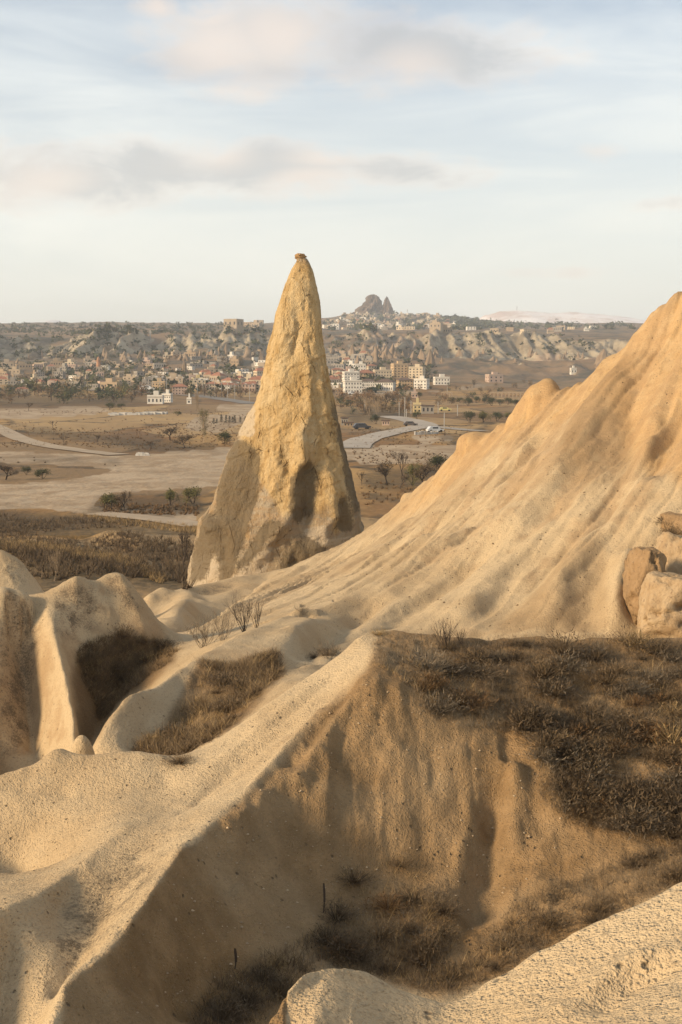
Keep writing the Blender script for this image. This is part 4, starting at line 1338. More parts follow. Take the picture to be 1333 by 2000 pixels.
castle = empty('castle_rock', tuple(at(735, 612, 3260)))
tag(castle, 'dark twin peaked castle rock crowning the far hill town', 'rock')
pinnacle('main_crag', [(577, 724, 736), (579, 716, 739), (584, 713, 742), (592, 710, 745), (600, 702, 749), (608, 694, 752), (618, 684, 756), (630, 676, 760)], 3262, 0.8, 5, MCR, castle, rough=0.30)
pinnacle('side_crag', [(581, 753.5, 756), (584, 751, 758.5), (592, 748, 762), (602, 747, 767), (612, 746, 771), (630, 744, 775)], 3255, 0.9, 12, MCR, castle, rough=0.22)

# ------------------------------------------------------------------ houses
def wallmat(name, c):
    return simple_mat(name, c, 0.9, 0.10, 0.35)
WM = dict(white=wallmat('white_render', (0.70, 0.66, 0.58)), cream=wallmat('cream_render', (0.58, 0.48, 0.34)), ochre=wallmat('ochre_render', (0.54, 0.39, 0.23)), pink=wallmat('pink_render', (0.50, 0.37, 0.29)),
          stone=wallmat('stone_wall', (0.40, 0.32, 0.23)), grey=wallmat('grey_stone', (0.30, 0.27, 0.23)), tan=wallmat('tan_stone', (0.36, 0.27, 0.18)), yellow=wallmat('yellow_render', (0.58, 0.47, 0.25)))
RM = dict(red=simple_mat('red_tile', (0.32, 0.15, 0.095), 0.9, 0.25, 1.0), flat=simple_mat('flat_roof', (0.34, 0.29, 0.23), 0.95, 0.2, 0.4), dark=simple_mat('dark_roof', (0.13, 0.09, 0.07), 0.9, 0.2, 0.6))
M_GLASS, T_, b_ = mat_new('window_glass')
b_.inputs['Base Color'].default_value = (0.035, 0.036, 0.04, 1); b_.inputs['Roughness'].default_value = 0.25; b_.inputs['Specular IOR Level'].default_value = 0.5


class MB:
    def __init__(s):
        s.v = []; s.f = []; s.m = []; s.key = {}

    def vert(s, p):
        k = (round(p[0], 3), round(p[1], 3), round(p[2], 3))
        if k not in s.key:
            s.key[k] = len(s.v); s.v.append(k)
        return s.key[k]

    def face(s, pts, mi=0):
        ids = [s.vert(p) for p in pts]
        if len(set(ids)) == len(ids):
            s.f.append(ids); s.m.append(mi)

    def box(s, x0, x1, y0, y1, z0, z1, mi=0):
        a = [(x0, y0, z0), (x1, y0, z0), (x1, y1, z0), (x0, y1, z0), (x0, y0, z1), (x1, y0, z1), (x1, y1, z1), (x0, y1, z1)]
        for q in ((0, 1, 5, 4), (1, 2, 6, 5), (2, 3, 7, 6), (3, 0, 4, 7), (4, 5, 6, 7), (3, 2, 1, 0)):
            s.face([a[i] for i in q], mi)

    def wall(s, o, u, w, h, nx, ny, ww, wh, rec=0.18, arch=False):
        """wall from o along unit vector u (outward normal = u x z turned right); recessed window cells"""
        n = (u[1], -u[0])
        def P_(a, b, dpt=0.0):
            return (o[0] + u[0] * a - n[0] * dpt, o[1] + u[1] * a - n[1] * dpt, o[2] + b)
        wins = []
        xs = [0.0]; zs = [0.0]
        for i in range(nx):
            c = w * (i + 0.5) / nx
            xs += [c - ww / 2, c + ww / 2]
        xs.append(w)
        for j in range(ny):
            c = h * (j + 0.53) / ny
            zs += [c - wh / 2, c + wh / 2]
        zs.append(h)
        for i in range(len(xs) - 1):
            for j in range(len(zs) - 1):
                a, b, c, d = xs[i], xs[i + 1], zs[j], zs[j + 1]
                if i % 2 == 1 and j % 2 == 1:
                    for (p0, p1) in (((a, c), (b, c)), ((b, c), (b, d)), ((b, d), (a, d)), ((a, d), (a, c))):
                        s.face([P_(*p0), P_(*p1), P_(*p1, rec), P_(*p0, rec)])
                    s.face([P_(a, c, rec), P_(b, c, rec), P_(b, d, rec), P_(a, d, rec)], 1)
                    wins.append((P_((a + b) / 2, (c + d) / 2, rec), u, b - a, d - c))
                else:
                    s.face([P_(a, c), P_(b, c), P_(b, d), P_(a, d)])
        return wins

    def mesh(s, name, mats):
        me = bpy.data.meshes.new(name)
        me.from_pydata(s.v, [], s.f)
        for m in mats: me.materials.append(m)
        me.polygons.foreach_set('material_index', s.m)
        me.update()
        return me


def house_wall(w, dp, h, nx, ny, sink=4.0):
    """walls with window recesses round a block standing at the origin; front faces -y"""
    b = MB()
    ww, wh = min(1.1, w / nx * 0.42), min(1.35, h / ny * 0.46)
    ns = max(1, int(dp / (w / nx)))
    wins = b.wall((-w / 2, 0, 0), (1, 0), w, h, nx, ny, ww, wh)
    wins += b.wall((w / 2, 0, 0), (0, 1), dp, h, ns, ny, ww, wh)
    b.wall((w / 2, dp, 0), (-1, 0), w, h, nx, ny, ww, wh)
    wins += b.wall((-w / 2, dp, 0), (0, -1), dp, h, ns, ny, ww, wh)
    for (a, c) in (((-w / 2, 0), (w / 2, 0)), ((w / 2, 0), (w / 2, dp)), ((w / 2, dp), (-w / 2, dp)), ((-w / 2, dp), (-w / 2, 0))):
        b.face([(a[0], a[1], -sink), (c[0], c[1], -sink), (c[0], c[1], 0), (a[0], a[1], 0)])
    return b, wins


def roof_mb(w, dp, h, kind, b=None, mi=0):
    b = b or MB()
    if kind == 'flat':
        b.face([(-w / 2, 0, h), (w / 2, 0, h), (w / 2, dp, h), (-w / 2, dp, h)], mi)
    else:
        e = 0.5; r = min(w, dp) * 0.24
        x0, x1, y0, y1 = -w / 2 - e, w / 2 + e, -e, dp + e
        z0 = h + 0.02
        k = min(w, dp) / 2
        if w >= dp:
            A, B = (x0 + k, (y0 + y1) / 2, z0 + r), (x1 - k, (y0 + y1) / 2, z0 + r)
            q = [[(x0, y0, z0), (x1, y0, z0), B, A], [(x1, y1, z0), (x0, y1, z0), A, B], [(x0, y1, z0), (x0, y0, z0), A], [(x1, y0, z0), (x1, y1, z0), B]]
        else:
            A, B = ((x0 + x1) / 2, y0 + k, z0 + r), ((x0 + x1) / 2, y1 - k, z0 + r)
            q = [[(x0, y0, z0), (x1, y0, z0), A], [(x1, y0, z0), (x1, y1, z0), B, A], [(x1, y1, z0), (x0, y1, z0), B], [(x0, y1, z0), (x0, y0, z0), A, B]]
        for f in q:
            b.face(f, mi)
        b.face([(x0, y1, z0), (x1, y1, z0), (x1, y0, z0), (x0, y0, z0)], mi)
    return b


PANE = {}
def big_house(name, px0, px1, top, bot, col, roof, floors, nx, label, rot=0.0, extra=None, d=None):
    """a building of the town with its windows as parts; bot is the row where it meets the ground"""
    cxp = (px0 + px1) / 2
    if d is None:
        g = ground(cxp, bot, True)
    else:
        g = at(cxp, bot, d)
    d = g[1]
    w = (px1 - px0) * d / F; h = (bot - top) * d / F
    root = empty(name, tuple(g)); root.rotation_euler.z = rot
    dp = min(w * 0.8, 14.0)
    if roof != 'flat': h *= 0.86
    b, wins = house_wall(w, dp, h, nx, floors)
    link('wall', b.mesh('wall', [WM[col], WM['grey']]), root)
    r = roof_mb(w, dp, h, 'flat' if roof == 'flat' else 'hip')
    if roof == 'flat':
        r = MB(); r.box(-w / 2 - 0.15, w / 2 + 0.15, -0.15, dp + 0.15, h + 0.003, h + 0.25)
    link('roof', r.mesh('roof', [RM[roof]]), root)
    if roof == 'flat':
        p = MB()
        for (x0, x1, y0, y1) in ((-w / 2, w / 2, 0, 0.25), (-w / 2, -w / 2 + 0.25, 0.25, dp), (w / 2 - 0.25, w / 2, 0.25, dp)):
            p.box(x0, x1, y0, y1, h + 0.253, h + 0.95)
        link('parapet', p.mesh('parapet', [WM[col]]), root)
        t = MB(); t.box(-w * 0.12, w * 0.2, dp * 0.35, dp * 0.75, h + 0.253, h + 2.6)
        link('stair_head', t.mesh('stair_head', [WM[col]]), root)
    for (c, u, a, e) in wins:
        key = (round(a, 1), round(e, 1))
        if key not in PANE:
            q = MB(); q.box(-a / 2 * .94, a / 2 * .94, -0.05, 0.05, -e / 2 * .94, e / 2 * .94)
            PANE[key] = q.mesh('window', [M_GLASS])
        o = link('window', PANE[key], root)
        n = (u[1], -u[0])
        o.location = (c[0] + n[0] * 0.06, c[1] + n[1] * 0.06, c[2]); o.rotation_euler.z = math.atan2(u[1], u[0])
    tag(root, label, 'building')
    return root


G_ = 'apartment blocks and hotels of the town'
for a in [
    ('apartment_block', 673, 703, 729, 750, 'white', 'flat', 4, 5, 'tall white flat roofed block behind the white front hotel', 0.2),
    ('hotel', 674, 708, 746, 768, 'white', 'flat', 3, 6, 'white three storey hotel nearest the spire at the town edge', 0.15),
    ('hotel', 707, 732, 742, 760, 'white', 'dark', 3, 6, 'white hotel under a dark hipped roof left of the arcaded one', 0.1),
    ('hotel', 732, 768, 744, 763, 'white', 'dark', 2, 8, 'long white two storey hotel with a dark roof and rows of windows', -0.25),
    ('town_house', 698, 733, 727, 741, 'ochre', 'red', 2, 6, 'wide orange house with a red tile roof above the white hotels', 0.1),
    ('apartment_block', 733, 766, 725, 742, 'cream', 'flat', 3, 6, 'cream flat roofed block between orange house and yellow tower', 0.15),
    ('apartment_block', 769, 797, 713, 738, 'ochre', 'flat', 5, 4, 'tall yellowish apartment tower, highest in the white quarter', 0.25),
    ('apartment_block', 798, 826, 719, 740, 'cream', 'flat', 4, 4, 'cream apartment block right of the yellowish tower', -0.3),
    ('hotel', 779, 807, 740, 759, 'ochre', 'dark', 3, 5, 'ochre hotel with a dark roof below the yellowish tower', 0.2),
    ('hotel', 808, 834, 743, 760, 'white', 'flat', 3, 4, 'white block at the right end of the hotel row', -0.35),
    ('town_house', 694, 715, 713, 726, 'white', 'flat', 2, 4, 'small bright white house highest above the hotels', 0.0),
    ('town_house', 650, 669, 720, 736, 'cream', 'red', 3, 4, 'cream house with a red roof just right of the spire', 0.2),
    ('town_house', 720, 737, 713, 725, 'cream', 'red', 2, 3, 'small cream house with a bright red roof among hotels', 0.3),
    ('town_house', 656, 670, 761, 774, 'tan', 'flat', 2, 3, 'low tan house at the foot of the white hotels', 0.0),
    ('town_house', 850, 879, 739, 752, 'white', 'flat', 2, 5, 'isolated white house on the slope right of town', 0.1),
    ('farm_house', 808, 823, 792, 806, 'yellow', 'flat', 2, 2, 'small yellow house beside the grey shed in the fields', 0.0),
    ('town_house', 804, 817, 769, 777, 'pink', 'flat', 1, 2, 'tiny pinkish hut between two dark bushes', 0.0),
    ('town_house', 955, 984, 734, 747, 'pink', 'flat', 2, 3, 'pink stone house alone on the right slope', 0.25),
    ('town_house', 1116, 1127, 721, 730, 'white', 'flat', 1, 2, 'tiny white house close to the big hill flank', 0.2),
    ('farm_house', 288, 318, 776, 789, 'white', 'flat', 1, 4, 'long low white house on the plain left of the spire', 0.0),
    ('farm_house', 316, 334, 773, 786, 'white', 'flat', 2, 4, 'white two storey wing of the low white house', -0.2),
    ('farm_hut', 365, 374, 781, 789, 'white', 'flat', 1, 1, 'tiny white hut below the tall dark poplar', 0.0),
    ('town_house', 337, 366, 753, 771, 'pink', 'red', 3, 5, 'pink house with red roof by the road lamps', 0.1),
    ('town_house', 297, 322, 748, 760, 'ochre', 'flat', 2, 4, 'ochre flat roofed house left of the pink one', 0.0),
    ('town_house', 376, 398, 741, 751, 'yellow', 'flat', 2, 3, 'bright yellow house in the middle of the town', 0.15),
    ('town_house', 404, 425, 748, 761, 'cream', 'red', 2, 4, 'cream villa with a wide red roof, left of two', 0.1),
    ('town_house', 426, 449, 750, 763, 'white', 'red', 2, 5, 'white villa with a wide red roof by the lamps', -0.1),
    ('town_house', 450, 471, 743, 756, 'ochre', 'red', 2, 4, 'ochre villa with a red roof near the spire', 0.1),
    ('town_house', 473, 499, 748, 765, 'pink', 'red', 2, 4, 'pink red roofed villa touching the spire outline', 0.0),
    ('town_house', 496, 516, 736, 752, 'ochre', 'red', 3, 3, 'orange house with red roof half behind the spire', 0.0)]:
    big_house(*a)['group'] = G_
# grey shed, bus depot hut and other low buildings on the right
for nm, x0, x1, t, b_, col, lb in (('shed', 824, 848, 793, 808, 'grey', 'long grey shed behind the yellow house'), ('hut', 667, 680, 817, 831, 'grey', 'grey hut with a flat roof by the road bend'),
                                   ('kiosk', 747, 761, 822, 831, 'pink', 'small reddish kiosk beside the road'), ('hut', 672, 690, 826, 833, 'tan', 'low tan hut beside parked vehicles')):
    g = ground((x0 + x1) / 2, b_, True); d = g[1]
    w, h = (x1 - x0) * d / F, (b_ - t) * d / F
    root = empty(nm, tuple(g)); tag(root, lb, 'hut')
    b, wins = house_wall(w, w * 0.5, h, 3, 1)
    link('wall', b.mesh('wall', [WM[col], M_GLASS]), root)
    r = MB(); r.box(-w / 2 - .25, w / 2 + .25, -.3, w * .5 + .3, h + .003, h + .28); link('roof', r.mesh('roof', [RM['dark']]), root)

# the many small houses: a few kinds, copied
def small_house(w, dp, h, nx, ny, col, roof, up):
    b, _ = house_wall(w, dp, h, nx, ny, 3.0)
    b.key = {k_: i for i, k_ in enumerate(b.v)}
    if roof == 'flat':
        roof_mb(w, dp, h, 'flat', b, 2)
        if up:
            x0, x1, y0, y1 = -w * .3, w * .1, dp * .3, dp * .8
            b.face([(x0, y0, h), (x1, y0, h), (x1, y0, h + 2.4), (x0, y0, h + 2.4)]); b.face([(x1, y0, h), (x1, y1, h), (x1, y1, h + 2.4), (x1, y0, h + 2.4)])
            b.face([(x1, y1, h), (x0, y1, h), (x0, y1, h + 2.4), (x1, y1, h + 2.4)]); b.face([(x0, y1, h), (x0, y0, h), (x0, y0, h + 2.4), (x0, y1, h + 2.4)])
            b.face([(x0, y0, h + 2.4), (x1, y0, h + 2.4), (x1, y1, h + 2.4), (x0, y1, h + 2.4)], 2)
    else:
        e = 0.0
        k_ = dp / 2
        A, B = (-w / 2 + k_ * .6, dp / 2, h + 1.9), (w / 2 - k_ * .6, dp / 2, h + 1.9)
        c0, c1, c2, c3 = (-w / 2, 0, h), (w / 2, 0, h), (w / 2, dp, h), (-w / 2, dp, h)
        for f in ([c0, c1, B, A], [c2, c3, A, B], [c3, c0, A], [c1, c2, B]):
            b.face(f, 2)
    return b.mesh('house', [WM[col], M_GLASS, RM[roof]])


KIND = []
hr = random.Random(12)
for col, roof in (('white', 'flat'), ('cream', 'flat'), ('stone', 'flat'), ('tan', 'flat'), ('grey', 'flat'), ('cream', 'red'), ('stone', 'red'), ('pink', 'flat')):
    for up in (0, 1):
        KIND.append((small_house(hr.uniform(7, 12), hr.uniform(6, 9), hr.uniform(2.8, 5.2), hr.randint(3, 5), hr.choice((1, 2)), col, roof, up), col, roof))
WORD = dict(white='white', cream='cream', stone='pale stone', tan='tan stone', grey='grey stone', pink='pinkish')
def scatter_houses(poly, n, seed, where, grp, weights, smin, smax, mind, joined=None):
    placed = []
    V_, F_, I_, MM = [], [], [], []
    rr = random.Random(seed)
    for px, py in spots(poly, n * 3, seed):
        if len(placed) >= n:
            break
        g = ground(px, py, True)
        if g is None or any(abs(g[0] - q[0]) < mind and abs(g[1] - q[1]) < mind * 1.6 for q in placed):
            continue
        placed.append(g)
        me, col, roof = rr.choices(KIND, [weights.get((k_[1], k_[2]), 0.3) for k_ in KIND])[0]
        s_ = rr.uniform(smin, smax)
        if joined:
            sx, sz, a_ = s_ * rr.uniform(.8, 1.25), s_ * rr.uniform(.85, 1.3), rr.uniform(-.5, .5)
            i0 = len(V_)
            for v_ in me.vertices:
                X_, Y_ = v_.co.x * sx, v_.co.y * s_
                V_.append((g[0] + X_ * math.cos(a_) - Y_ * math.sin(a_), g[1] + X_ * math.sin(a_) + Y_ * math.cos(a_), g[2] + 0.4 + v_.co.z * sz))
            for p_ in me.polygons:
                m_ = me.materials[p_.material_index]
                if m_ not in MM: MM.append(m_)
                F_.append([i0 + q_ for q_ in p_.vertices]); I_.append(MM.index(m_))
            continue
        o = link('house', me)
        o.location = (g[0], g[1], g[2] + 0.4); o.scale = (s_ * rr.uniform(.8, 1.25), s_, s_ * rr.uniform(.85, 1.3)); o.rotation_euler.z = rr.uniform(-0.5, 0.5)
        wh_ = where(px, py) if callable(where) else where
        tag(o, 'small %s %s house %s' % (WORD[col], 'red roofed' if roof == 'red' else 'flat roofed', wh_), 'house', grp + ', ' + WORD[col] + (' red roofed' if roof == 'red' else ''))
    if joined:
        me = bpy.data.meshes.new('hill_houses'); me.from_pydata(V_, [], F_)
        for m_ in MM: me.materials.append(m_)
        me.polygons.foreach_set('material_index', I_)
        tag(link('hill_houses', me), joined, kind='stuff')
def old_town(px, py):
    a = 'at far left' if px < 110 else 'left of minaret' if px < 185 else 'right of minaret' if px < 270 else 'in the middle' if px < 380 else 'near the spire'
    b = 'on the old town lower edge' if py > 752 else 'low in the old town' if py > 734 else 'high in the old town' if py > 715 else 'under the old town cliffs'
    return b + ' ' + a
def hill_town(px, py):
    a = 'left shoulder' if px < 690 else 'slope below the crags' if px < 775 else 'right shoulder'
    return '%s on the castle hill %s' % ('high' if py < 626 else 'low', a)
WL = {('white', 'flat'): 0.9, ('cream', 'flat'): 0.7, ('stone', 'flat'): 1.3, ('tan', 'flat'): 1.2, ('grey', 'flat'): 2.0, ('stone', 'red'): 0.35, ('cream', 'red'): 0.5, ('pink', 'flat'): 0.5}
scatter_houses([(-60, 712), (60, 715), (240, 700), (300, 690), (400, 692), (520, 690), (520, 745), (400, 748), (250, 762), (-60, 772)], 150, 5, old_town, 'houses of the old town', WL, 0.45, 0.8, 9)
scatter_houses([(640, 700), (740, 700), (740, 714), (650, 730), (640, 740)], 16, 6, 'above the white hotels right of the spire', 'houses above the hotels', WL, 0.7, 1.0, 13)
scatter_houses([(632, 632), (660, 624), (700, 608), (772, 610), (850, 616), (880, 626), (900, 640), (800, 646), (632, 644)], 40, 7, hill_town, 'houses on the castle hill', {('white', 'flat'): 1.0, ('cream', 'flat'): 1.4, ('stone', 'flat'): 1.8, ('tan', 'flat'): 1.4, ('pink', 'flat'): 0.6}, 0.9, 1.5, 14)
scatter_houses([(632, 632), (660, 624), (700, 608), (772, 610), (850, 616), (880, 626), (900, 640), (800, 646), (632, 644)], 110, 17, hill_town, 'houses on the castle hill', {('white', 'flat'): 1.0, ('cream', 'flat'): 1.4, ('stone', 'flat'): 1.8, ('tan', 'flat'): 1.4, ('pink', 'flat'): 0.6}, 0.9, 1.5, 12, 'dense far houses massed over the castle hill')
scatter_houses([(442, 640), (505, 634), (505, 640), (445, 645)], 6, 8, 'on the plateau rim left of the spire', 'houses on the plateau rim', WL, 1.1, 1.7, 15)
scatter_houses([(820, 655), (1200, 650), (1200, 642), (880, 645)], 12, 9, 'on the terrace above the right cliffs', 'houses above the right cliffs', WL, 0.9, 1.3, 30)

WN = {('white', 'flat'): 2.0, ('cream', 'flat'): 1.6, ('cream', 'red'): 1.6, ('stone', 'red'): 1.0, ('pink', 'flat'): 1.4, ('stone', 'flat'): 0.6, ('tan', 'flat'): 0.4, ('grey', 'flat'): 0.3}
scatter_houses([(370, 738), (520, 722), (520, 764), (390, 764)], 40, 15, lambda px, py: 'in the bright quarter beside the spire, %s' % ('left part' if px < 430 else 'middle' if px < 475 else 'right part'), 'houses beside the spire', WN, 0.55, 0.9, 8)
scatter_houses([(640, 712), (690, 712), (700, 730), (668, 764), (645, 766)], 16, 16, 'between the spire and the white hotels', 'houses right of the spire', WN, 0.55, 0.9, 8)
# ------------------------------------------------------------------ plants
def leafmat(name, a, b, tr=0.0):
    m, T, bs = mat_new(name)
    tc = T.new('ShaderNodeTexCoord')
    n = T.noise(tc.outputs['Object'], 1.3, 3, 0.7)
    oi = T.new('ShaderNodeObjectInfo')
    c = T.mix(T.ramp(n, 0.32, 0.68), a, b)
    c = T.mix(T.math('MULTIPLY', oi.outputs['Random'], 0.35), c, tuple(k * 0.5 for k in a))
    T.l.new(c, bs.inputs['Base Color'])
    bs.inputs['Roughness'].default_value = 0.8
    return m
M_OLIVE = leafmat('olive_leaves', (0.095, 0.092, 0.034), (0.19, 0.17, 0.07))
M_GREEN = leafmat('dull_green_leaves', (0.045, 0.055, 0.024), (0.085, 0.092, 0.042))
M_CONIF = leafmat('dark_conifer', (0.014, 0.022, 0.012), (0.030, 0.038, 0.020))
M_RUST = leafmat('rusty_leaves', (0.15, 0.085, 0.04), (0.24, 0.145, 0.065))
M_BARK = leafmat('dark_bark', (0.050, 0.036, 0.026), (0.085, 0.062, 0.045))
M_PALEBARK = leafmat('pale_twigs', (0.23, 0.17, 0.11), (0.34, 0.26, 0.17))
M_SCRUB = leafmat('brown_scrub', (0.135, 0.094, 0.053), (0.23, 0.162, 0.092))
M_SCRUBD = leafmat('dark_scrub', (0.092, 0.066, 0.040), (0.165, 0.118, 0.072))
M_STRAW = leafmat('straw', (0.30, 0.205, 0.095), (0.42, 0.30, 0.15))
M_GREYS = leafmat('grey_scrub', (0.15, 0.118, 0.080), (0.24, 0.19, 0.13))


def norm(v):
    l = math.sqrt(v[0] ** 2 + v[1] ** 2 + v[2] ** 2) + 1e-9
    return (v[0] / l, v[1] / l, v[2] / l)


class Twigs:
    def __init__(s, seed):
        s.r = random.Random(seed); s.v = []; s.f = []; s.tips = []

    def tube(s, a, b, ra, rb):
        d = norm((b[0] - a[0], b[1] - a[1], b[2] - a[2]))
        u = norm((d[1], -d[0], 0.001)) if abs(d[2]) < 0.99 else (1, 0, 0)
        w = (d[1] * u[2] - d[2] * u[1], d[2] * u[0] - d[0] * u[2], d[0] * u[1] - d[1] * u[0])
        i = len(s.v)
        for p, r in ((a, ra), (b, rb)):
            for k in range(3):
                t = 2.094 * k
                s.v.append((p[0] + r * (u[0] * math.cos(t) + w[0] * math.sin(t)), p[1] + r * (u[1] * math.cos(t) + w[1] * math.sin(t)), p[2] + r * (u[2] * math.cos(t) + w[2] * math.sin(t))))
        for k in range(3):
            s.f.append((i + k, i + (k + 1) % 3, i + 3 + (k + 1) % 3, i + 3 + k))

    def grow(s, p, d, length, rad, depth, spread, up=0.25, kids=(2, 4), minr=0.006, bend=0.25):
        r = s.r
        n = 3
        q = p
        for k in range(n):
            d = norm((d[0] + r.uniform(-bend, bend), d[1] + r.uniform(-bend, bend), d[2] + r.uniform(-bend, bend) * .6 + up * 0.25))
            nx = (q[0] + d[0] * length / n, q[1] + d[1] * length / n, q[2] + d[2] * length / n)
            r0 = max(minr, rad * (1 - 0.45 * k / n)); r1 = max(minr * 0.7, rad * (1 - 0.45 * (k + 1) / n))
            s.tube(q, nx, r0, r1)
            q = nx
            if depth > 0 and k > 0:
                for _ in range(r.randint(*kids) if k == n - 1 else r.randint(0, 1) + (1 if depth > 1 else 0)):
                    e = norm((d[0] + r.uniform(-spread, spread), d[1] + r.uniform(-spread, spread), d[2] + r.uniform(-spread * .6, spread * .8) + up * 0.4))
                    s.grow(q, e, length * r.uniform(0.55, 0.8), rad * 0.55, depth - 1, spread, up, kids, minr, bend)
        if depth == 0:
            s.tips.append(q)

    def mesh(s, name, mat):
        me = bpy.data.meshes.new(name); me.from_pydata(s.v, [], s.f); me.materials.append(mat); return me


def leaves(name, pts, n, size, jit, mat, seed, flat=0.0):
    r = random.Random(seed)
    v = []; f = []
    for _ in range(n):
        p = r.choice(pts)
        c = (p[0] + r.gauss(0, jit), p[1] + r.gauss(0, jit), p[2] + r.gauss(0, jit))
        a = norm((r.gauss(0, 1), r.gauss(0, 1), r.gauss(0, 1))); b = norm((r.gauss(0, 1), r.gauss(0, 1), r.gauss(0, 1)))
        z_ = size * r.uniform(0.6, 1.3)
        i = len(v)
        v += [c, (c[0] + a[0] * z_, c[1] + a[1] * z_, c[2] + a[2] * z_), (c[0] + (a[0] * .5 + b[0] * .6) * z_, c[1] + (a[1] * .5 + b[1] * .6) * z_, c[2] + (a[2] * .5 + b[2] * .6) * z_)]
        f.append((i, i + 1, i + 2))
    me = bpy.data.meshes.new(name); me.from_pydata(v, [], f); me.materials.append(mat)
    return me


def make_tree(kind, seed):
    """returns (trunk mesh, crown mesh or None, height it was drawn at)"""
    t = Twigs(seed); r = t.r
    if kind == 'bush':
        for _ in range(6):
            t.grow((r.uniform(-.12, .12), r.uniform(-.12, .12), -0.1), norm((r.uniform(-.8, .8), r.uniform(-.8, .8), 1)), 0.95, 0.05, 2, 0.8, 0.2, (2, 4), 0.010)
        return t.mesh('trunk', M_BARK), leaves('crown', t.tips, 1700, 0.19, 0.2, M_OLIVE, seed), None
    if kind == 'bushg':
        for _ in range(5):
            t.grow((r.uniform(-.12, .12), r.uniform(-.12, .12), -0.1), norm((r.uniform(-.7, .7), r.uniform(-.7, .7), 1)), 1.0, 0.05, 2, 0.8, 0.2, (2, 4), 0.010)
        return t.mesh('trunk', M_BARK), leaves('crown', t.tips, 1700, 0.17, 0.2, M_GREEN, seed), None
    if kind == 'dark':
        t.grow((0, 0, -0.15), (r.uniform(-.1, .1), 0, 1), 1.1, 0.13, 4, 0.85, 0.15, (2, 3), 0.014, 0.2)
        return t.mesh('trunk', M_BARK), leaves('crown', t.tips, 1000, 0.14, 0.15, M_SCRUBD, seed), None
    if kind == 'bare':
        t.grow((0, 0, -0.2), (r.uniform(-.1, .1), 0, 1), 1.2, 0.075, 4, 0.7, 0.3, (2, 3), 0.010, 0.2)
        return t.mesh('trunk', M_BARK), leaves('crown', t.tips, 110, 0.07, 0.10, M_SCRUB, seed), None
    if kind == 'stems':
        for _ in range(13):
            t.grow((r.uniform(-.12, .12), r.uniform(-.12, .12), -0.1), norm((r.uniform(-.45, .45), r.uniform(-.45, .45), 1)), r.uniform(.9, 1.5), 0.022, 2, 0.55, 0.5, (1, 3), 0.006, 0.13)
        return t.mesh('trunk', M_BARK), leaves('crown', t.tips, 130, 0.045, 0.04, M_SCRUB, seed), None
    if kind == 'finebush':
        for _ in range(16):
            t.grow((r.uniform(-.2, .2), r.uniform(-.2, .2), -0.1), norm((r.uniform(-.9, .9), r.uniform(-.9, .9), 1)), r.uniform(.6, 1.0), 0.016, 2, 0.8, 0.3, (2, 3), 0.005, 0.2)
        return t.mesh('trunk', M_GREYS), leaves('crown', t.tips, 160, 0.05, 0.06, M_STRAW, seed), None
    if kind == 'barepale':
        for _ in range(4):
            t.grow((r.uniform(-.1, .1), r.uniform(-.1, .1), -0.1), norm((r.uniform(-.4, .4), r.uniform(-.4, .4), 1)), 1.2, 0.035, 3, 0.45, 0.5, (2, 3), 0.008, 0.15)
        return t.mesh('trunk', M_PALEBARK), leaves('crown', t.tips, 60, 0.05, 0.10, M_STRAW, seed), None
    if kind == 'poplar':
        z_ = 0.0
        t.tube((0, 0, -0.2), (0, 0, 3.0), 0.11, 0.08); t.tube((0, 0, 3.0), (0.05, 0, 6.4), 0.08, 0.02)
        for k in range(46):
            h = 1.2 + 5.0 * k / 46
            a = r.uniform(0, 6.28)
            L_ = 0.9 * math.sin(min(1, (h - .6) / 3) * 1.57) * (1.15 - 0.6 * max(0, (h - 4) / 2.5))
            t.grow((0, 0, h), norm((math.cos(a) * .55, math.sin(a) * .55, 1)), L_, 0.03, 1, 0.35, 0.5, (2, 3), 0.012, 0.12)
        low = [p for p in t.tips]
        return t.mesh('trunk', M_PALEBARK), leaves('crown', low, 1300, 0.16, 0.17, M_OLIVE, seed), None
    if kind == 'conifer':
        t.tube((0, 0, -0.2), (0, 0, 2.2), 0.06, 0.015)
        for k in range(170):
            h = 0.15 + 2.0 * (k / 170); a = r.uniform(0, 6.28); L_ = 0.42 * (1 - h / 2.3) + 0.05
            e = (math.cos(a) * L_, math.sin(a) * L_, h + 0.12 * r.random())
            t.tips.append((e[0] * r.uniform(.4, 1), e[1] * r.uniform(.4, 1), e[2]))
        return t.mesh('trunk', M_BARK), leaves('crown', t.tips, 600, 0.12, 0.05, M_CONIF, seed), None


def bounds(me):
    n = len(me.vertices)
    a = np.zeros(n * 3, np.float32); me.vertices.foreach_get('co', a); a = a.reshape(-1, 3)
    return a.min(0), a.max(0)


PROTO = {}
def proto(kind, var):
    if (kind, var) not in PROTO:
        tr, cr, _ = make_tree(kind, 100 + var * 7 + sum(map(ord, kind)))
        lo, hi = bounds(tr)
        if cr is not None:
            l2, h2 = bounds(cr); lo = np.minimum(lo, l2); hi = np.maximum(hi, h2)
        PROTO[(kind, var)] = (tr, cr, hi[2], hi[0] - lo[0])
    return PROTO[(kind, var)]


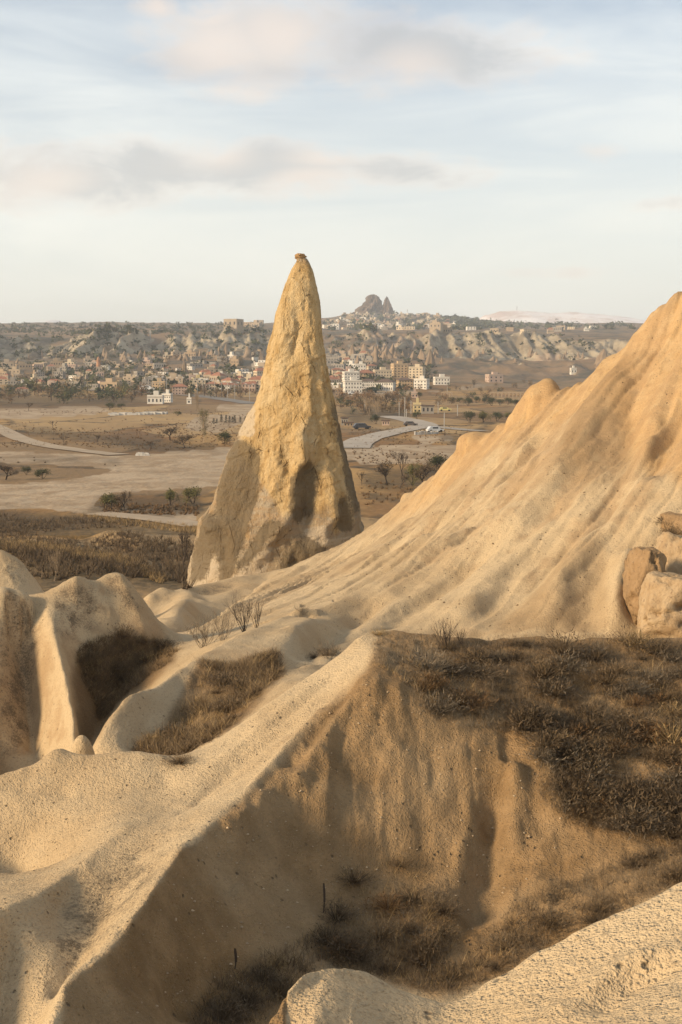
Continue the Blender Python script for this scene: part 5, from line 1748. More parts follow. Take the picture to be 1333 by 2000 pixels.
def plant(name, kind, var, px, base, top, width, label, cat, group=None, far_only=False, d=None, dz=0.0):
    """place a tree: its foot shows at (px, base), its top at row top, its crown is width px wide"""
    g = ground(px, base, far_only) if d is None else at(px, base, d)
    if g is None:
        return None
    if d is not None:
        g[2] = gz_at(g[0], g[1])
    k = g[1] / F
    tr, cr, hh, wid = proto(kind, var)
    root = empty(name, (g[0], g[1], g[2] - 0.03 + dz))
    sz = (base - top) * k / hh; sx = width * k / wid
    root.scale = (sx, sx, sz); root.rotation_euler.z = (px * 0.37) % 6.28
    link('trunk', tr, root)
    if cr is not None:
        link('crown', cr, root)
    tag(root, label, cat, group)
    return root


TREES = [
    ('olive_bush', 'bush', 0, 212, 998, 957, 46, 'round olive bush, left one of the touching pair by the track', 'bush'),
    ('olive_bush', 'dark', 1, 246, 1000, 953, 44, 'open dark branched bush, right one of the touching pair', 'bush'),
    ('olive_bush', 'bush', 1, 334, 988, 951, 36, 'olive bush standing alone between the pair and the spire', 'bush'),
    ('olive_bush', 'bush', 2, 378, 984, 945, 42, 'fuller olive bush closest to the left side of the spire', 'bush'),
    ('leaning_tree', 'dark', 0, 13, 937, 900, 40, 'dark leaning tree with a bare trunk at the left edge', 'tree'),
    ('olive_bush', 'bushg', 0, 52, 927, 908, 27, 'small dark green bush beside the leaning tree', 'bush'),
    ('olive_bush', 'bushg', 1, 85, 935, 910, 42, 'wide dull green bush on the track at the left', 'bush'),
    ('dark_tree', 'dark', 2, 333, 860, 830, 36, 'dark round tree in the field left of the poplar', 'tree'),
    ('dark_tree', 'dark', 0, 361, 875, 845, 38, 'dark spreading tree at the edge of the pale lot', 'tree'),
    ('poplar', 'poplar', 0, 399, 866, 797, 27, 'tall grey leafed poplar in the field left of the spire', 'tree'),
    ('bare_poplar', 'barepale', 0, 386, 812, 765, 18, 'thin bare poplar behind the grey leafed one', 'tree'),
    ('olive_bush', 'bushg', 2, 440, 868, 840, 32, 'dark green bush beside the spire shoulder', 'bush'),
    ('bare_tree', 'bare', 0, 126, 870, 849, 22, 'small bare orchard tree, left one of the field', 'tree'),
    ('bare_tree', 'bare', 1, 191, 868, 847, 20, 'small bare orchard tree between two others', 'tree'),
    ('bare_tree', 'bare', 2, 228, 868, 848, 20, 'small bare orchard tree, right one of the field', 'tree'),
    ('bare_tree', 'bare', 1, 296, 880, 860, 20, 'small bare orchard tree near the pale lot edge', 'tree'),
    ('bare_tree', 'bare', 0, 57, 803, 785, 22, 'lone bare tree on the ploughed field at far left', 'tree'),
    ('bare_tree', 'bare', 2, 104, 836, 820, 26, 'low bare tree on the dark bank', 'tree'),
    ('hedge_bush', 'bushg', 0, 215, 800, 784, 26, 'green bush left of the low white house', 'bush'),
    ('hedge_bush', 'bushg', 1, 238, 798, 785, 22, 'green bush close to the low white house', 'bush'),
    ('field_bush', 'bush', 1, 347, 812, 802, 16, 'small bush right of the rubble wall', 'bush'),
    ('dark_poplar', 'poplar', 1, 371, 782, 757, 18, 'dark leafy poplar rising by the road', 'tree'),
    ('shrub', 'dark', 1, 757, 948, 893, 58, 'large bare round shrub right of the spire', 'bush'),
    ('bare_tree', 'bare', 1, 788, 930, 878, 46, 'bare tree behind the large round shrubs', 'tree'),
    ('shrub', 'bush', 2, 806, 948, 898, 44, 'olive shrub in the middle of the clump right of the spire', 'bush'),
    ('shrub', 'dark', 2, 828, 955, 896, 46, 'spreading dark shrub beside the hill outline', 'bush'),
    ('shrub', 'bushg', 2, 855, 925, 884, 46, 'dense dark green shrub touching the hill outline', 'bush'),
    ('shrub', 'bare', 2, 707, 948, 918, 28, 'small reddish bare shrub at the spire foot', 'bush'),
    ('shrub', 'bare', 0, 783, 955, 925, 34, 'low bare shrub in front of the round ones', 'bush'),
    ('bare_poplar', 'barepale', 1, 723, 812, 768, 34, 'pale bare poplar clump by the hut', 'tree'),
    ('bare_poplar', 'barepale', 2, 735, 815, 775, 30, 'pale bare poplar right beside the green bush', 'tree'),
    ('roadside_bush', 'bushg', 0, 735, 828, 806, 28, 'green bush beside the kiosk at the road', 'bush'),
    ('roadside_bush', 'bushg', 1, 815, 818, 800, 22, 'dark green tree in front of the yellow house', 'tree'),
    ('field_tree', 'bare', 2, 752, 800, 765, 48, 'wide bare tree in the scrub below the hotels', 'tree'),
    ('field_bush', 'bushg', 1, 802, 776, 763, 12, 'round dark bush left of the tiny hut', 'bush'),
    ('field_bush', 'bushg', 2, 819, 777, 764, 12, 'round dark bush right of the tiny hut', 'bush'),
    ('grove_tree', 'bushg', 0, 918, 826, 799, 30, 'leftmost olive grove tree before the hill', 'tree'),
    ('grove_tree', 'bush', 1, 945, 825, 801, 30, 'second olive grove tree before the hill', 'tree'),
    ('grove_tree', 'bushg', 2, 970, 823, 802, 28, 'third olive grove tree before the hill', 'tree'),
    ('grove_tree', 'bush', 0, 992, 820, 803, 24, 'rightmost olive grove tree beside the hill', 'tree'),
    ('ravine_tree', 'bare', 1, 362, 1122, 1028, 44, 'bare dark tree in the ravine left of the spire', 'tree'),
]
for a in TREES:
    plant(*a, far_only=a[4] < 1001)
for i, (px, b, t) in enumerate(((418, 828, 816), (424, 827, 817), (433, 825, 808), (442, 826, 810), (449, 826, 811), (455, 825, 813), (459, 826, 809), (470, 825, 813), (480, 822, 812))):
    plant('cypress', 'conifer', i % 2, px, b, t, 9, 'young dark cypress, number %s from the left in the row left of the spire' % ('one two three four five six seven eight nine'.split()[i]), 'tree', 'row of young cypresses', True)
# dark grove before the aqueduct
gr_ = random.Random(4)
for i, px in enumerate(np.linspace(884, 1008, 9)):
    b = 789 + gr_.uniform(-3, 4)
    plant('grove_tree', 'bushg', i % 3, float(px), b, b - gr_.uniform(13, 19), gr_.uniform(17, 24), 'dark green tree of the grove below the arcade, number %s from the left' % ('one two three four five six seven eight nine'.split()[i]), 'tree', 'grove below the arcade', True)


# small far trees of the town and slopes: one mesh each, copied
def far_tree(kind, seed):
    r = random.Random(seed)
    pts = []
    tall = kind == 'tall'
    for _ in range(12):
        a, b, c = r.gauss(0, 1), r.gauss(0, 1), r.gauss(0, 1)
        pts.append((a * (0.5 if tall else 1.3), b * (0.5 if tall else 1.3), (4.0 + c * 1.8) if tall else 2.3 + c * 0.8))
    t = Twigs(seed)
    t.tube((0, 0, -0.6), (0, 0, 2.5), 0.22, 0.12)
    for p in pts:
        t.tube((0, 0, 1.6), p, 0.10, 0.03)
    mt = {'green': M_GREEN, 'rust': M_RUST, 'olive': M_OLIVE, 'tall': M_GREYS, 'brown': M_SCRUB}[kind]
    return t.mesh('trunk', M_BARK), leaves('crown', pts, 170, 0.75, 0.6, mt, seed)
FT = {k_: [far_tree(k_, 40 + i * 3 + len(k_)) for i in range(3)] for k_ in ('green', 'rust', 'olive', 'tall', 'brown')}
FW = dict(green='dull green', rust='rust brown', olive='olive', tall='tall narrow', brown='bare brown')
def scatter_trees(poly, n, seed, where, grp, kinds, s0, s1):
    r = random.Random(seed)
    for px, py in spots(poly, n, seed):
        g = ground(px, py, True)
        if g is None:
            continue
        k_ = r.choices(list(kinds), list(kinds.values()))[0]
        tr, cr = r.choice(FT[k_])
        s_ = r.uniform(s0, s1)
        o = empty('tree', tuple(g)); o.scale = (s_, s_, s_ * r.uniform(.8, 1.2)); o.rotation_euler.z = r.uniform(0, 6.28)
        link('trunk', tr, o); link('crown', cr, o)
        tag(o, '%s tree %s' % (FW[k_], where(px, py) if callable(where) else where), 'tree', '%s, %s' % (grp, FW[k_]))
def far_wood(name, polys, size, seed, mat, label):
    """trees too far off to tell apart"""
    r = random.Random(seed); v = []; f = []
    for poly, n in polys:
        for px, py in spots(poly, n, seed + n):
            g = ground(px, py, True)
            if g is None:
                continue
            s_ = size * r.uniform(.5, 1.4)
            for _ in range(16):
                c = (g[0] + r.gauss(0, s_ * .5), g[1] + r.gauss(0, s_ * .5), g[2] + s_ * .45 + r.gauss(0, s_ * .25))
                i = len(v)
                for _k in range(3):
                    v.append((c[0] + r.gauss(0, s_ * .4), c[1] + r.gauss(0, s_ * .4), c[2] + r.gauss(0, s_ * .35)))
                f.append((i, i + 1, i + 2))
    me = bpy.data.meshes.new(name); me.from_pydata(v, [], f); me.materials.append(mat)
    tag(link(name, me), label, kind='stuff')
def lr(txt, x0, x1):
    return lambda px, py: txt + ', ' + ('left end' if px < x0 + (x1 - x0) * .25 else 'left half' if px < x0 + (x1 - x0) * .5 else 'right half' if px < x0 + (x1 - x0) * .75 else 'right end')
scatter_trees([(-60, 762), (130, 762), (290, 768), (300, 788), (-60, 790)], 54, 1, lr('in the belt below the old town', 0, 300), 'tree belt', dict(green=3, olive=1.5, brown=2.5, rust=0.8), 0.7, 1.35)
scatter_trees([(-60, 705), (520, 690), (520, 760), (-60, 768)], 56, 2, lr('among the old town houses', 0, 520), 'trees in the old town', dict(green=3, tall=1, brown=2.5, olive=1), 0.6, 1.3)
scatter_trees([(290, 775), (500, 778), (500, 768), (300, 762)], 24, 3, lr('along the lamp lined road', 290, 500), 'trees by the road', dict(rust=2, brown=3, green=1), 0.5, 0.9)
scatter_trees([(660, 780), (800, 775), (800, 808), (670, 812)], 50, 4, lr('in the scrub below the hotels', 660, 800), 'trees below the hotels', dict(rust=2, brown=3, green=1), 0.5, 1.0)
scatter_trees([(640, 740), (850, 755), (930, 748), (930, 762), (640, 772)], 26, 5, lr('around the hotels', 640, 930), 'trees round the hotels', dict(green=2, rust=1, tall=1), 0.5, 1.0)
scatter_trees([(840, 756), (1010, 750), (1060, 735), (1010, 775), (850, 800)], 30, 8, lr('on the slopes by the arcade', 840, 1060), 'trees by the arcade', dict(green=1, brown=3, rust=1), 0.4, 0.8)
far_wood('hill_wood', [([(630, 628), (700, 615), (880, 620), (960, 630), (1240, 634), (1240, 644), (640, 646)], 260), ([(860, 619), (960, 629), (960, 636), (860, 632)], 120)], 6.0, 6, M_GREEN, 'dark trees dotted over the castle hill and right rim')
far_wood('plateau_scrub', [([(-60, 632), (520, 631), (520, 652), (-60, 652)], 420)], 3.0, 7, M_GREEN, 'dark scrub and trees over the far left plateau')
far_wood('cliff_scrub', [([(640, 704), (860, 704), (1140, 706), (1180, 650), (640, 650)], 120), ([(-60, 706), (520, 700), (520, 650), (-60, 650)], 240)], 2.4, 9, M_GREEN, 'dark scrub growing among the cliffs')
far_wood('town_scrub', [([(-60, 712), (520, 695), (520, 766), (-60, 776)], 260), ([(640, 706), (860, 706), (860, 760), (640, 770)], 120)], 2.6, 10, M_GREEN, 'garden scrub between the town houses')

# ------------------------------------------------------------------ stuff too fine to count
class Tri:
    def __init__(s): s.v = []; s.f = []
    def blade(s, p, d, L_, w, r):
        a = r.uniform(0, 6.28)
        sx, sy = math.cos(a) * w / 2, math.sin(a) * w / 2
        i = len(s.v)
        s.v += [(p[0] - sx, p[1] - sy, p[2]), (p[0] + sx, p[1] + sy, p[2]), (p[0] + d[0] * L_, p[1] + d[1] * L_, p[2] + d[2] * L_)]
        s.f.append((i, i + 1, i + 2))
    def obj(s, name, mat, label):
        me = bpy.data.meshes.new(name); me.from_pydata(s.v, [], s.f); me.materials.append(mat)
        return tag(link(name, me), label, kind='stuff')


def tufts(name, mat, label, polys, L0, L1, width, blades, spread, seed, far_only=False, zmin=0, zmax=1e9, clump=0.0, up=1.0):
    r = random.Random(seed)
    T_ = Tri()
    for poly, n in polys:
        for px, py in spots(poly, n, seed + 1):
            g = ground(px, py, far_only)
            if g is None or not (zmin < g[1] < zmax):
                continue
            if clump and vnoise(np.array([g[0] * clump]), np.array([g[1] * clump]), 7)[0] * 0.55 + vnoise(np.array([g[0] * clump * .38]), np.array([g[1] * clump * .38]), 8)[0] * 0.55 < r.uniform(0.34, 0.60):
                continue
            s_ = r.uniform(0.6, 1.25)
            for _ in range(blades):
                d = norm((r.gauss(0, spread), r.gauss(0, spread), up))
                q = (g[0] + r.gauss(0, 0.05 * s_), g[1] + r.gauss(0, 0.05 * s_), g[2] - 0.02)
                T_.blade(q, d, r.uniform(L0, L1) * s_, width, r)
    return T_.obj(name, mat, label)


TOP = [(735, 1235), (950, 1240), (1333, 1240), (1520, 1235), (1520, 1680), (1250, 1640), (1120, 1610), (1060, 1560), (1040, 1450), (970, 1420), (890, 1420), (835, 1395), (800, 1340), (740, 1300)]
TOPD = [(860, 1260), (1520, 1250), (1520, 1680), (1250, 1630), (1110, 1590), (1060, 1530), (1050, 1440), (960, 1400), (880, 1405), (830, 1370), (820, 1310)]
LOW = [(960, 1850), (1010, 1760), (1120, 1720), (1333, 1640), (1520, 1580), (1520, 1650), (1100, 1830), (880, 1950), (760, 1910), (640, 1880), (600, 1900), (500, 2010), (360, 2020), (420, 1920), (520, 1870), (640, 1800), (700, 1760), (870, 1740), (890, 1820), (870, 1900)]
GUL1 = [(150, 1270), (185, 1248), (240, 1236), (290, 1248), (330, 1262), (352, 1268), (335, 1292), (300, 1315), (275, 1335), (240, 1362), (215, 1395), (192, 1405), (178, 1365), (160, 1320)]
GUL2 = [(395, 1290), (450, 1300), (540, 1272), (550, 1310), (480, 1385), (420, 1440), (370, 1495), (330, 1490), (255, 1470), (330, 1420), (400, 1330)]
GUL3 = [(650, 1690), (800, 1670), (860, 1720), (760, 1760), (660, 1745)]
tufts('dry_scrub', M_SCRUBD, 'dense dark dry scrub over the ridge top and its right slope', [(TOPD, 2100), (LOW, 800)], 0.05, 0.22, 0.009, 12, 0.8, 21, zmin=12, clump=1.6)
tufts('brown_grass', M_SCRUB, 'short brown grass over the ridge top and gully', [(TOP, 2400), (LOW, 1000), (GUL3, 150)], 0.05, 0.16, 0.008, 11, 0.7, 22, zmin=12, clump=0.9)
tufts('straw_grass', M_STRAW, 'pale straw grass scattered through the ridge scrub', [(TOP, 800), (LOW, 330), (GUL3, 60)], 0.06, 0.24, 0.007, 10, 0.7, 23, zmin=12, clump=0.7)
tufts('grey_grass', M_GREYS, 'grey dead grass scattered over the ridge top', [(TOP, 2200), (LOW, 520)], 0.05, 0.17, 0.007, 10, 0.85, 24, zmin=12)
tufts('gully_scrub', M_SCRUB, 'brown dead grass filling the side gully', [(GUL2, 2200)], 0.10, 0.32, 0.012, 12, 0.9, 25, zmin=22, clump=0.8, up=0.6)
tufts('gully_straw', M_STRAW, 'straw coloured grass in the side gully', [(GUL2, 320), (GUL1, 300)], 0.10, 0.34, 0.011, 9, 0.7, 26, zmin=22, up=0.6)
tufts('hollow_scrub', M_SCRUB, 'dark scrub in the hollow between the fins', [(GUL1, 1500)], 0.08, 0.26, 0.013, 11, 0.9, 27, zmin=24, clump=0.8)
tufts('ravine_scrub', M_SCRUBD, 'dark dry scrub over the ravine banks', [([(-60, 1085), (100, 1090), (230, 1118), (320, 1150), (380, 1130), (390, 1040), (250, 1020), (60, 1005), (-60, 1000)], 2400), ([(-60, 1070), (100, 1085), (260, 1110), (375, 1120), (370, 1150), (250, 1150), (-60, 1120)], 1300)], 0.3, 0.9, 0.06, 12, 0.8, 28, zmin=60, clump=0.15)
tufts('bank_grass', M_STRAW, 'yellow grass on the crest of the ravine spur', [([(-60, 1054), (90, 1062), (250, 1090), (330, 1135), (315, 1140), (240, 1108), (100, 1080), (-60, 1070)], 1000), ([(150, 1005), (390, 1030), (390, 1045), (200, 1020)], 350)], 0.25, 0.6, 0.05, 10, 0.5, 29, zmin=60)
PLAIN = [(-60, 800), (500, 800), (480, 870), (300, 882), (120, 870), (-60, 880)]
PLAINR = [(680, 835), (930, 830), (900, 900), (860, 960), (710, 990)]
tufts('field_grass', M_RUST, 'ochre dry grass over the fields of the plain', [(PLAIN, 1500), (PLAINR, 700), ([(200, 985), (390, 985), (390, 1008), (200, 1004)], 200)], 0.25, 0.6, 0.16, 8, 1.0, 30, True, clump=0.03)
tufts('field_scrub', M_SCRUBD, 'dark low scrub scattered over the plain', [(PLAIN, 420), (PLAINR, 220), ([(-60, 890), (240, 895), (240, 910), (-60, 905)], 160), ([(190, 990), (390, 990), (390, 1005), (200, 1003)], 60)], 0.2, 0.65, 0.16, 10, 1.0, 31, True, clump=0.03)

# ------------------------------------------------------------------ single scrub cushions on the ridge
def cushion(seed, n, L_, mat, head=False):
    r = random.Random(seed); T_ = Tri()
    for _ in range(n):
        a = r.uniform(0, 6.28); e = math.acos(r.uniform(0.02, 1))
        d = (math.sin(e) * math.cos(a), math.sin(e) * math.sin(a), math.cos(e) * 0.8 + 0.05)
        q = (d[0] * 0.10 * r.random(), d[1] * 0.10 * r.random(), -0.02)
        L2 = L_ * r.uniform(0.7, 1.08)
        T_.blade(q, d, L2, 0.012, r)
        for _ in range(2 if head else 1):
            t = r.uniform(0.6, 1.0)
            p = (q[0] + d[0] * L2 * t, q[1] + d[1] * L2 * t, q[2] + d[2] * L2 * t)
            T_.blade(p, norm((d[0] + r.gauss(0, .9), d[1] + r.gauss(0, .9), d[2] + r.gauss(0, .6))), L2 * r.uniform(.12, .3), 0.016, r)
    me = bpy.data.meshes.new('scrub_cushion'); me.from_pydata(T_.v, [], T_.f); me.materials.append(mat)
    return me
CU = [(cushion(1, 260, 0.34, M_SCRUBD), 'dark brown'), (cushion(2, 260, 0.32, M_SCRUBD, True), 'dark brown'), (cushion(3, 240, 0.30, M_SCRUB, True), 'mid brown'), (cushion(4, 260, 0.33, M_SCRUB), 'mid brown'),
      (cushion(5, 240, 0.30, M_GREYS, True), 'grey'), (cushion(6, 170, 0.36, M_STRAW), 'straw coloured'), (cushion(7, 220, 0.30, M_RUST, True), 'rusty')]
cr_ = random.Random(77)
def cushions(poly, n, seed, where, s0, s1, w):
    for px, py in spots(poly, n, seed):
        g = ground(px, py)
        if g is None or g[1] < 12 or g[1] > 60 or px > 1365:
            continue
        if vnoise(np.array([g[0] * .7]), np.array([g[1] * .7]), 8)[0] < cr_.uniform(0.1, 0.45):
            continue
        me, col = cr_.choices(CU, w)[0]
        o = link('scrub_cushion', me)
        s_ = cr_.uniform(s0, s1)
        o.location = (g[0], g[1], g[2]); o.scale = (s_ * cr_.uniform(.85, 1.3), s_, s_ * cr_.uniform(.75, 1.1)); o.rotation_euler.z = cr_.uniform(0, 6.28)
        wh = where(px, py) if callable(where) else where
        sw = (s_ - s0) / (s1 - s0)
        tag(o, '%s %s dry scrub cushion %s' % ('small' if sw < .33 else 'middling' if sw < .67 else 'large', col, wh), 'shrub', 'scrub cushions, %s' % col)
def topwhere(px, py):
    return 'on the ridge top, ' + ('skyline' if py < 1290 else 'upper slope' if py < 1360 else 'middle slope' if py < 1440 else 'lower slope' if py < 1520 else 'lowest slope') + (', left end' if px < 930 else ', left' if px < 1040 else ', centre' if px < 1150 else ', right' if px < 1220 else ', far right' if px < 1290 else ', right edge')
cushions(TOPD, 260, 41, topwhere, 0.4, 1.35, (3.5, 2.5, 2.5, 2.2, 2.2, 1.0, 1.0))
cushions([(1270, 1000), (1340, 985), (1400, 980), (1400, 1060), (1330, 1060), (1290, 1040)], 7, 46, 'on the rock mass at the right edge', 0.8, 1.6, (3, 2, 2, 2, 0.5, 0.5, 1))
cushions([(1100, 1400), (1380, 1350), (1380, 1680), (1200, 1620), (1090, 1580)], 80, 42, topwhere, 0.6, 1.4, (4, 3, 2.5, 2, 1.3, 0.6, 1.0))
cushions(LOW, 46, 43, lambda px, py: 'in the gully below the brown face, ' + ('left end' if px < 600 else 'middle' if px < 900 else 'right end'), 0.5, 1.0, (3, 2, 2, 2, .6, 1, .5))
cushions(GUL1, 12, 44, 'in the dark hollow between the fins', 0.8, 1.4, (3, 2, 2, 2, 0, 0.3, 0.5))
cushions(GUL2, 14, 45, 'in the grassy side gully left of the ridge', 0.6, 1.3, (1, 1, 2, 3, 0.6, 0.8, 0.5))
for px, py, s_, k_, lb in ((690, 1722, 0.75, 0, 'lone round dark thistle cushion on the brown face'), (640, 1280, 0.8, 1, 'dark shrub on the skyline where ridge meets the hill'), (615, 1285, 0.55, 0, 'small dark shrub left of the skyline shrub'), (740, 1240, 0.5, 5, 'pale straw tuft at the left tip of the ridge top'), (785, 1690, 0.5, 3, 'flat brown scrub tuft right of the lone thistle')):
    g = ground(px, py)
    o = link('scrub_cushion', CU[k_][0]); o.location = g; o.scale = (s_ * 1.2, s_, s_); tag(o, lb, 'shrub', 'scrub cushions standing alone')

# bare bushes and stalks near by
for a in [('twig_bush', 'stems', 0, 478, 1233, 1146, 66, 'upright bare twig bush growing from the gully below the spire', 'bush'), ('twig_bush', 'stems', 1, 502, 1226, 1156, 40, 'slender bare twig bush right of the upright one', 'bush'),
          ('twig_bush', 'finebush', 0, 400, 1262, 1186, 110, 'pale fine twig bush leaning left in the gully', 'bush'), ('twig_bush', 'finebush', 1, 437, 1250, 1176, 80, 'pale fine twig bush between two others', 'bush'),
          ('twig_bush', 'finebush', 2, 592, 1198, 1172, 44, 'tiny dark twig bush alone on the pale flank', 'bush'), ('twig_bush', 'stems', 2, 872, 1262, 1200, 76, 'bare twig bush on the ridge skyline', 'bush'),
          ('twig_bush', 'stems', 0, 903, 1258, 1212, 36, 'small bare twigs right of the skyline bush', 'bush'), ('twig_bush', 'barepale', 2, 107, 1135, 1066, 42, 'pale reed like twigs behind the left fins', 'bush'),
          ('twig_bush', 'finebush', 0, 642, 1286, 1240, 70, 'low dark twig bush on the sunlit crest', 'bush')]:
    plant(*a)
for px, b, t, lb in ((632, 1782, 1722, 'upright dark dead mullein stalk on the brown slope'), (459, 1892, 1850, 'short dark dead mullein stalk near the bottom gully')):
    g = ground(px, b); k_ = g[1] / F
    r = random.Random(px); T_ = Twigs(px)
    L_ = (b - t) * k_
    for i in range(12):
        a0, a1 = i / 12, (i + 1) / 12
        T_.tube((0.01 * math.sin(a0 * 3), 0, L_ * a0 - 0.02), (0.01 * math.sin(a1 * 3), 0, L_ * a1), 0.010 + 0.008 * (a0 > 0.35) + 0.003 * r.random(), 0.009 + 0.006 * (a0 > .35))
    o = link('dead_stalk', T_.mesh('dead_stalk', M_BARK)); o.location = g; tag(o, lb, 'plant')

# loose stones on the brown face and the flank
def stones(name, poly, n, s0, s1, seed, label, mat):
    r = random.Random(seed); bmv = []; bmf = []
    for px, py in spots(poly, n, seed):
        g = ground(px, py)
        if g is None or g[1] > 60:
            continue
        s_ = s0 * (s1 / s0) ** (r.random() ** 2.5)
        i = len(bmv)
        pts = [(0, 0, 1), (0, 0, -1)] + [(math.cos(a), math.sin(a), r.uniform(-.3, .3)) for a in (0, 1.25, 2.5, 3.77, 5.0)]
        for p in pts:
            q = s_ * r.uniform(0.7, 1.2)
            bmv.append((g[0] + p[0] * q, g[1] + p[1] * q, g[2] + p[2] * q * .7 + s_ * .2))
        for j in range(5):
            bmf.append((i, i + 2 + j, i + 2 + (j + 1) % 5)); bmf.append((i + 1, i + 2 + (j + 1) % 5, i + 2 + j))
    me = bpy.data.meshes.new(name); me.from_pydata(bmv, [], bmf); me.materials.append(mat)
    return tag(link(name, me), label, kind='stuff')
M_STONE = simple_mat('loose_stone', (0.40, 0.30, 0.19), 0.95, 0.3, 3.0)
stones('pebbles', [(720, 1300), (860, 1400), (1050, 1480), (1110, 1640), (1000, 1760), (850, 1880), (650, 1860), (420, 1960), (180, 1990), (300, 1760), (480, 1560), (610, 1420)], 1100, 0.004, 0.026, 51, 'pale pebbles and crumbs on the brown ridge face', M_STONE)
stones('hill_pebbles', [(800, 1000), (1000, 880), (1230, 720), (1200, 1230), (780, 1230), (600, 1200)], 260, 0.012, 0.04, 52, 'small dark stones studding the hill flank', M_SCRUB)
stones('flank_pebbles', [(0, 1520), (240, 1480), (480, 1420), (690, 1290), (480, 1500), (300, 1640), (120, 1900), (0, 1990)], 420, 0.005, 0.016, 53, 'small dark stones in the sunlit flank', M_SCRUB)
# ------------------------------------------------------------------ roads, walls, lamps, poles
def road(name, pix, width, mat, label, lift=0.16):
    pts = []
    for a, b in zip(pix[:-1], pix[1:]):
        for t in np.linspace(0, 1, 14)[:-1]:
            q = ground(a[0] + (b[0] - a[0]) * t, a[1] + (b[1] - a[1]) * t, True)
            if q is not None: pts.append(q)
    pts = np.array(pts)
    for _ in range(6):
        pts[1:-1] = (pts[:-2] + 2 * pts[1:-1] + pts[2:]) / 4
    v = []; f = []
    nw = 5
    for i in range(len(pts)):
        t = pts[min(i + 1, len(pts) - 1)] - pts[max(i - 1, 0)]
        n = np.array([-t[1], t[0]]); n /= np.linalg.norm(n) + 1e-9
        for j in range(nw):
            q = pts[i, :2] + n * width * (j / (nw - 1) - 0.5)
            v.append((q[0], q[1], gz_at(q[0], q[1]) + lift))
    for i in range(len(pts) - 1):
        for j in range(nw - 1):
            a = i * nw + j
            f.append((a, a + 1, a + nw + 1, a + nw))
    me = bpy.data.meshes.new(name); me.from_pydata(v, [], f); me.materials.append(mat)
    return tag(link(name, me), label, kind='structure')
M_ROAD = simple_mat('pale_road', (0.36, 0.315, 0.26), 0.95, 0.12, 0.12)
M_TRACK = simple_mat('dirt_track', (0.40, 0.315, 0.22), 0.95, 0.15, 0.2)
M_ASPH = simple_mat('worn_asphalt', (0.20, 0.185, 0.165), 0.9, 0.12, 0.1)
road('road', [(688, 876), (694, 868), (716, 857), (760, 846), (800, 838), (832, 832), (822, 827), (795, 820), (768, 815), (748, 813)], 7.5, M_ROAD, 'pale road curving from the lot up to the town at right')
road('road', [(832, 833), (870, 836), (905, 840), (950, 843)], 5.0, M_ROAD, 'pale side road leading right behind the hill')
road('dirt_track', [(-40, 820), (0, 838), (40, 858), (90, 871), (150, 880), (240, 890)], 5.0, M_TRACK, 'dirt track curving across the field at the left')
road('dirt_track', [(190, 1004), (230, 1008), (310, 1016), (400, 1030)], 4.0, M_TRACK, 'dirt track along the ravine edge')
road('highway', [(180, 762), (260, 765), (340, 769), (420, 777), (500, 790)], 9.0, M_ASPH, 'asphalt road with lamps passing the town')


def bar(b, p, q, w):
    d = norm((q[0] - p[0], q[1] - p[1], q[2] - p[2]))
    u = norm((d[1], -d[0], 0.0001)) if abs(d[2]) < 0.99 else (1.0, 0, 0)
    n = (d[1] * u[2] - d[2] * u[1], d[2] * u[0] - d[0] * u[2], d[0] * u[1] - d[1] * u[0])
    def c(o, s1, s2): return tuple(o[i] + u[i] * s1 * w / 2 + n[i] * s2 * w / 2 for i in range(3))
    A = [c(p, -1, -1), c(p, 1, -1), c(p, 1, 1), c(p, -1, 1)]; B = [c(q, -1, -1), c(q, 1, -1), c(q, 1, 1), c(q, -1, 1)]
    for i in range(4):
        b.face([A[i], A[(i + 1) % 4], B[(i + 1) % 4], B[i]])
    b.face(B); b.face(A[::-1])


M_POLE = simple_mat('pole_metal', (0.36, 0.34, 0.31), 0.6, 0.1, 0.5)
M_WOODP = simple_mat('pole_wood', (0.12, 0.09, 0.065), 0.9, 0.2, 0.5)
M_LAMPH = simple_mat('lamp_white', (0.72, 0.72, 0.70), 0.4, 0.05, 0.5)
# street lamps with twin heads
b = MB(); bar(b, (0, 0, -0.3), (0, 0, 8.2), 0.22); POST = b.mesh('post', [M_POLE])
b = MB(); bar(b, (0, 0, 8.0), (1.3, 0, 8.7), 0.14); bar(b, (0, 0, 8.05), (-1.3, 0, 8.75), 0.14); ARM = b.mesh('arm', [M_POLE])
b = MB(); b.box(1.0, 2.1, -0.28, 0.28, 8.6, 8.85); HEADR = b.mesh('lamp_head', [M_LAMPH])
b = MB(); b.box(-2.1, -1.0, -0.28, 0.28, 8.65, 8.9); HEADL = b.mesh('lamp_head', [M_LAMPH])
orde = 'first second third fourth fifth sixth seventh eighth ninth tenth eleventh twelfth'.split()
for i, px in enumerate((299, 313, 326, 352, 386, 397, 409, 420, 433, 445, 459, 488)):
    py = np.interp(px, [260, 340, 420, 500], [764, 767, 774, 786])
    g = ground(px, float(py), True)
    root = empty('street_lamp', tuple(g)); tag(root, 'twin headed street lamp by the road, %s from the left' % orde[i], 'street lamp', 'street lamps along the road')
    root.scale = (1.0, 1.0, 0.85)
    for nm, me in (('post', POST), ('arm', ARM), ('lamp_head', HEADR), ('lamp_head', HEADL)):
        link(nm, me, root)
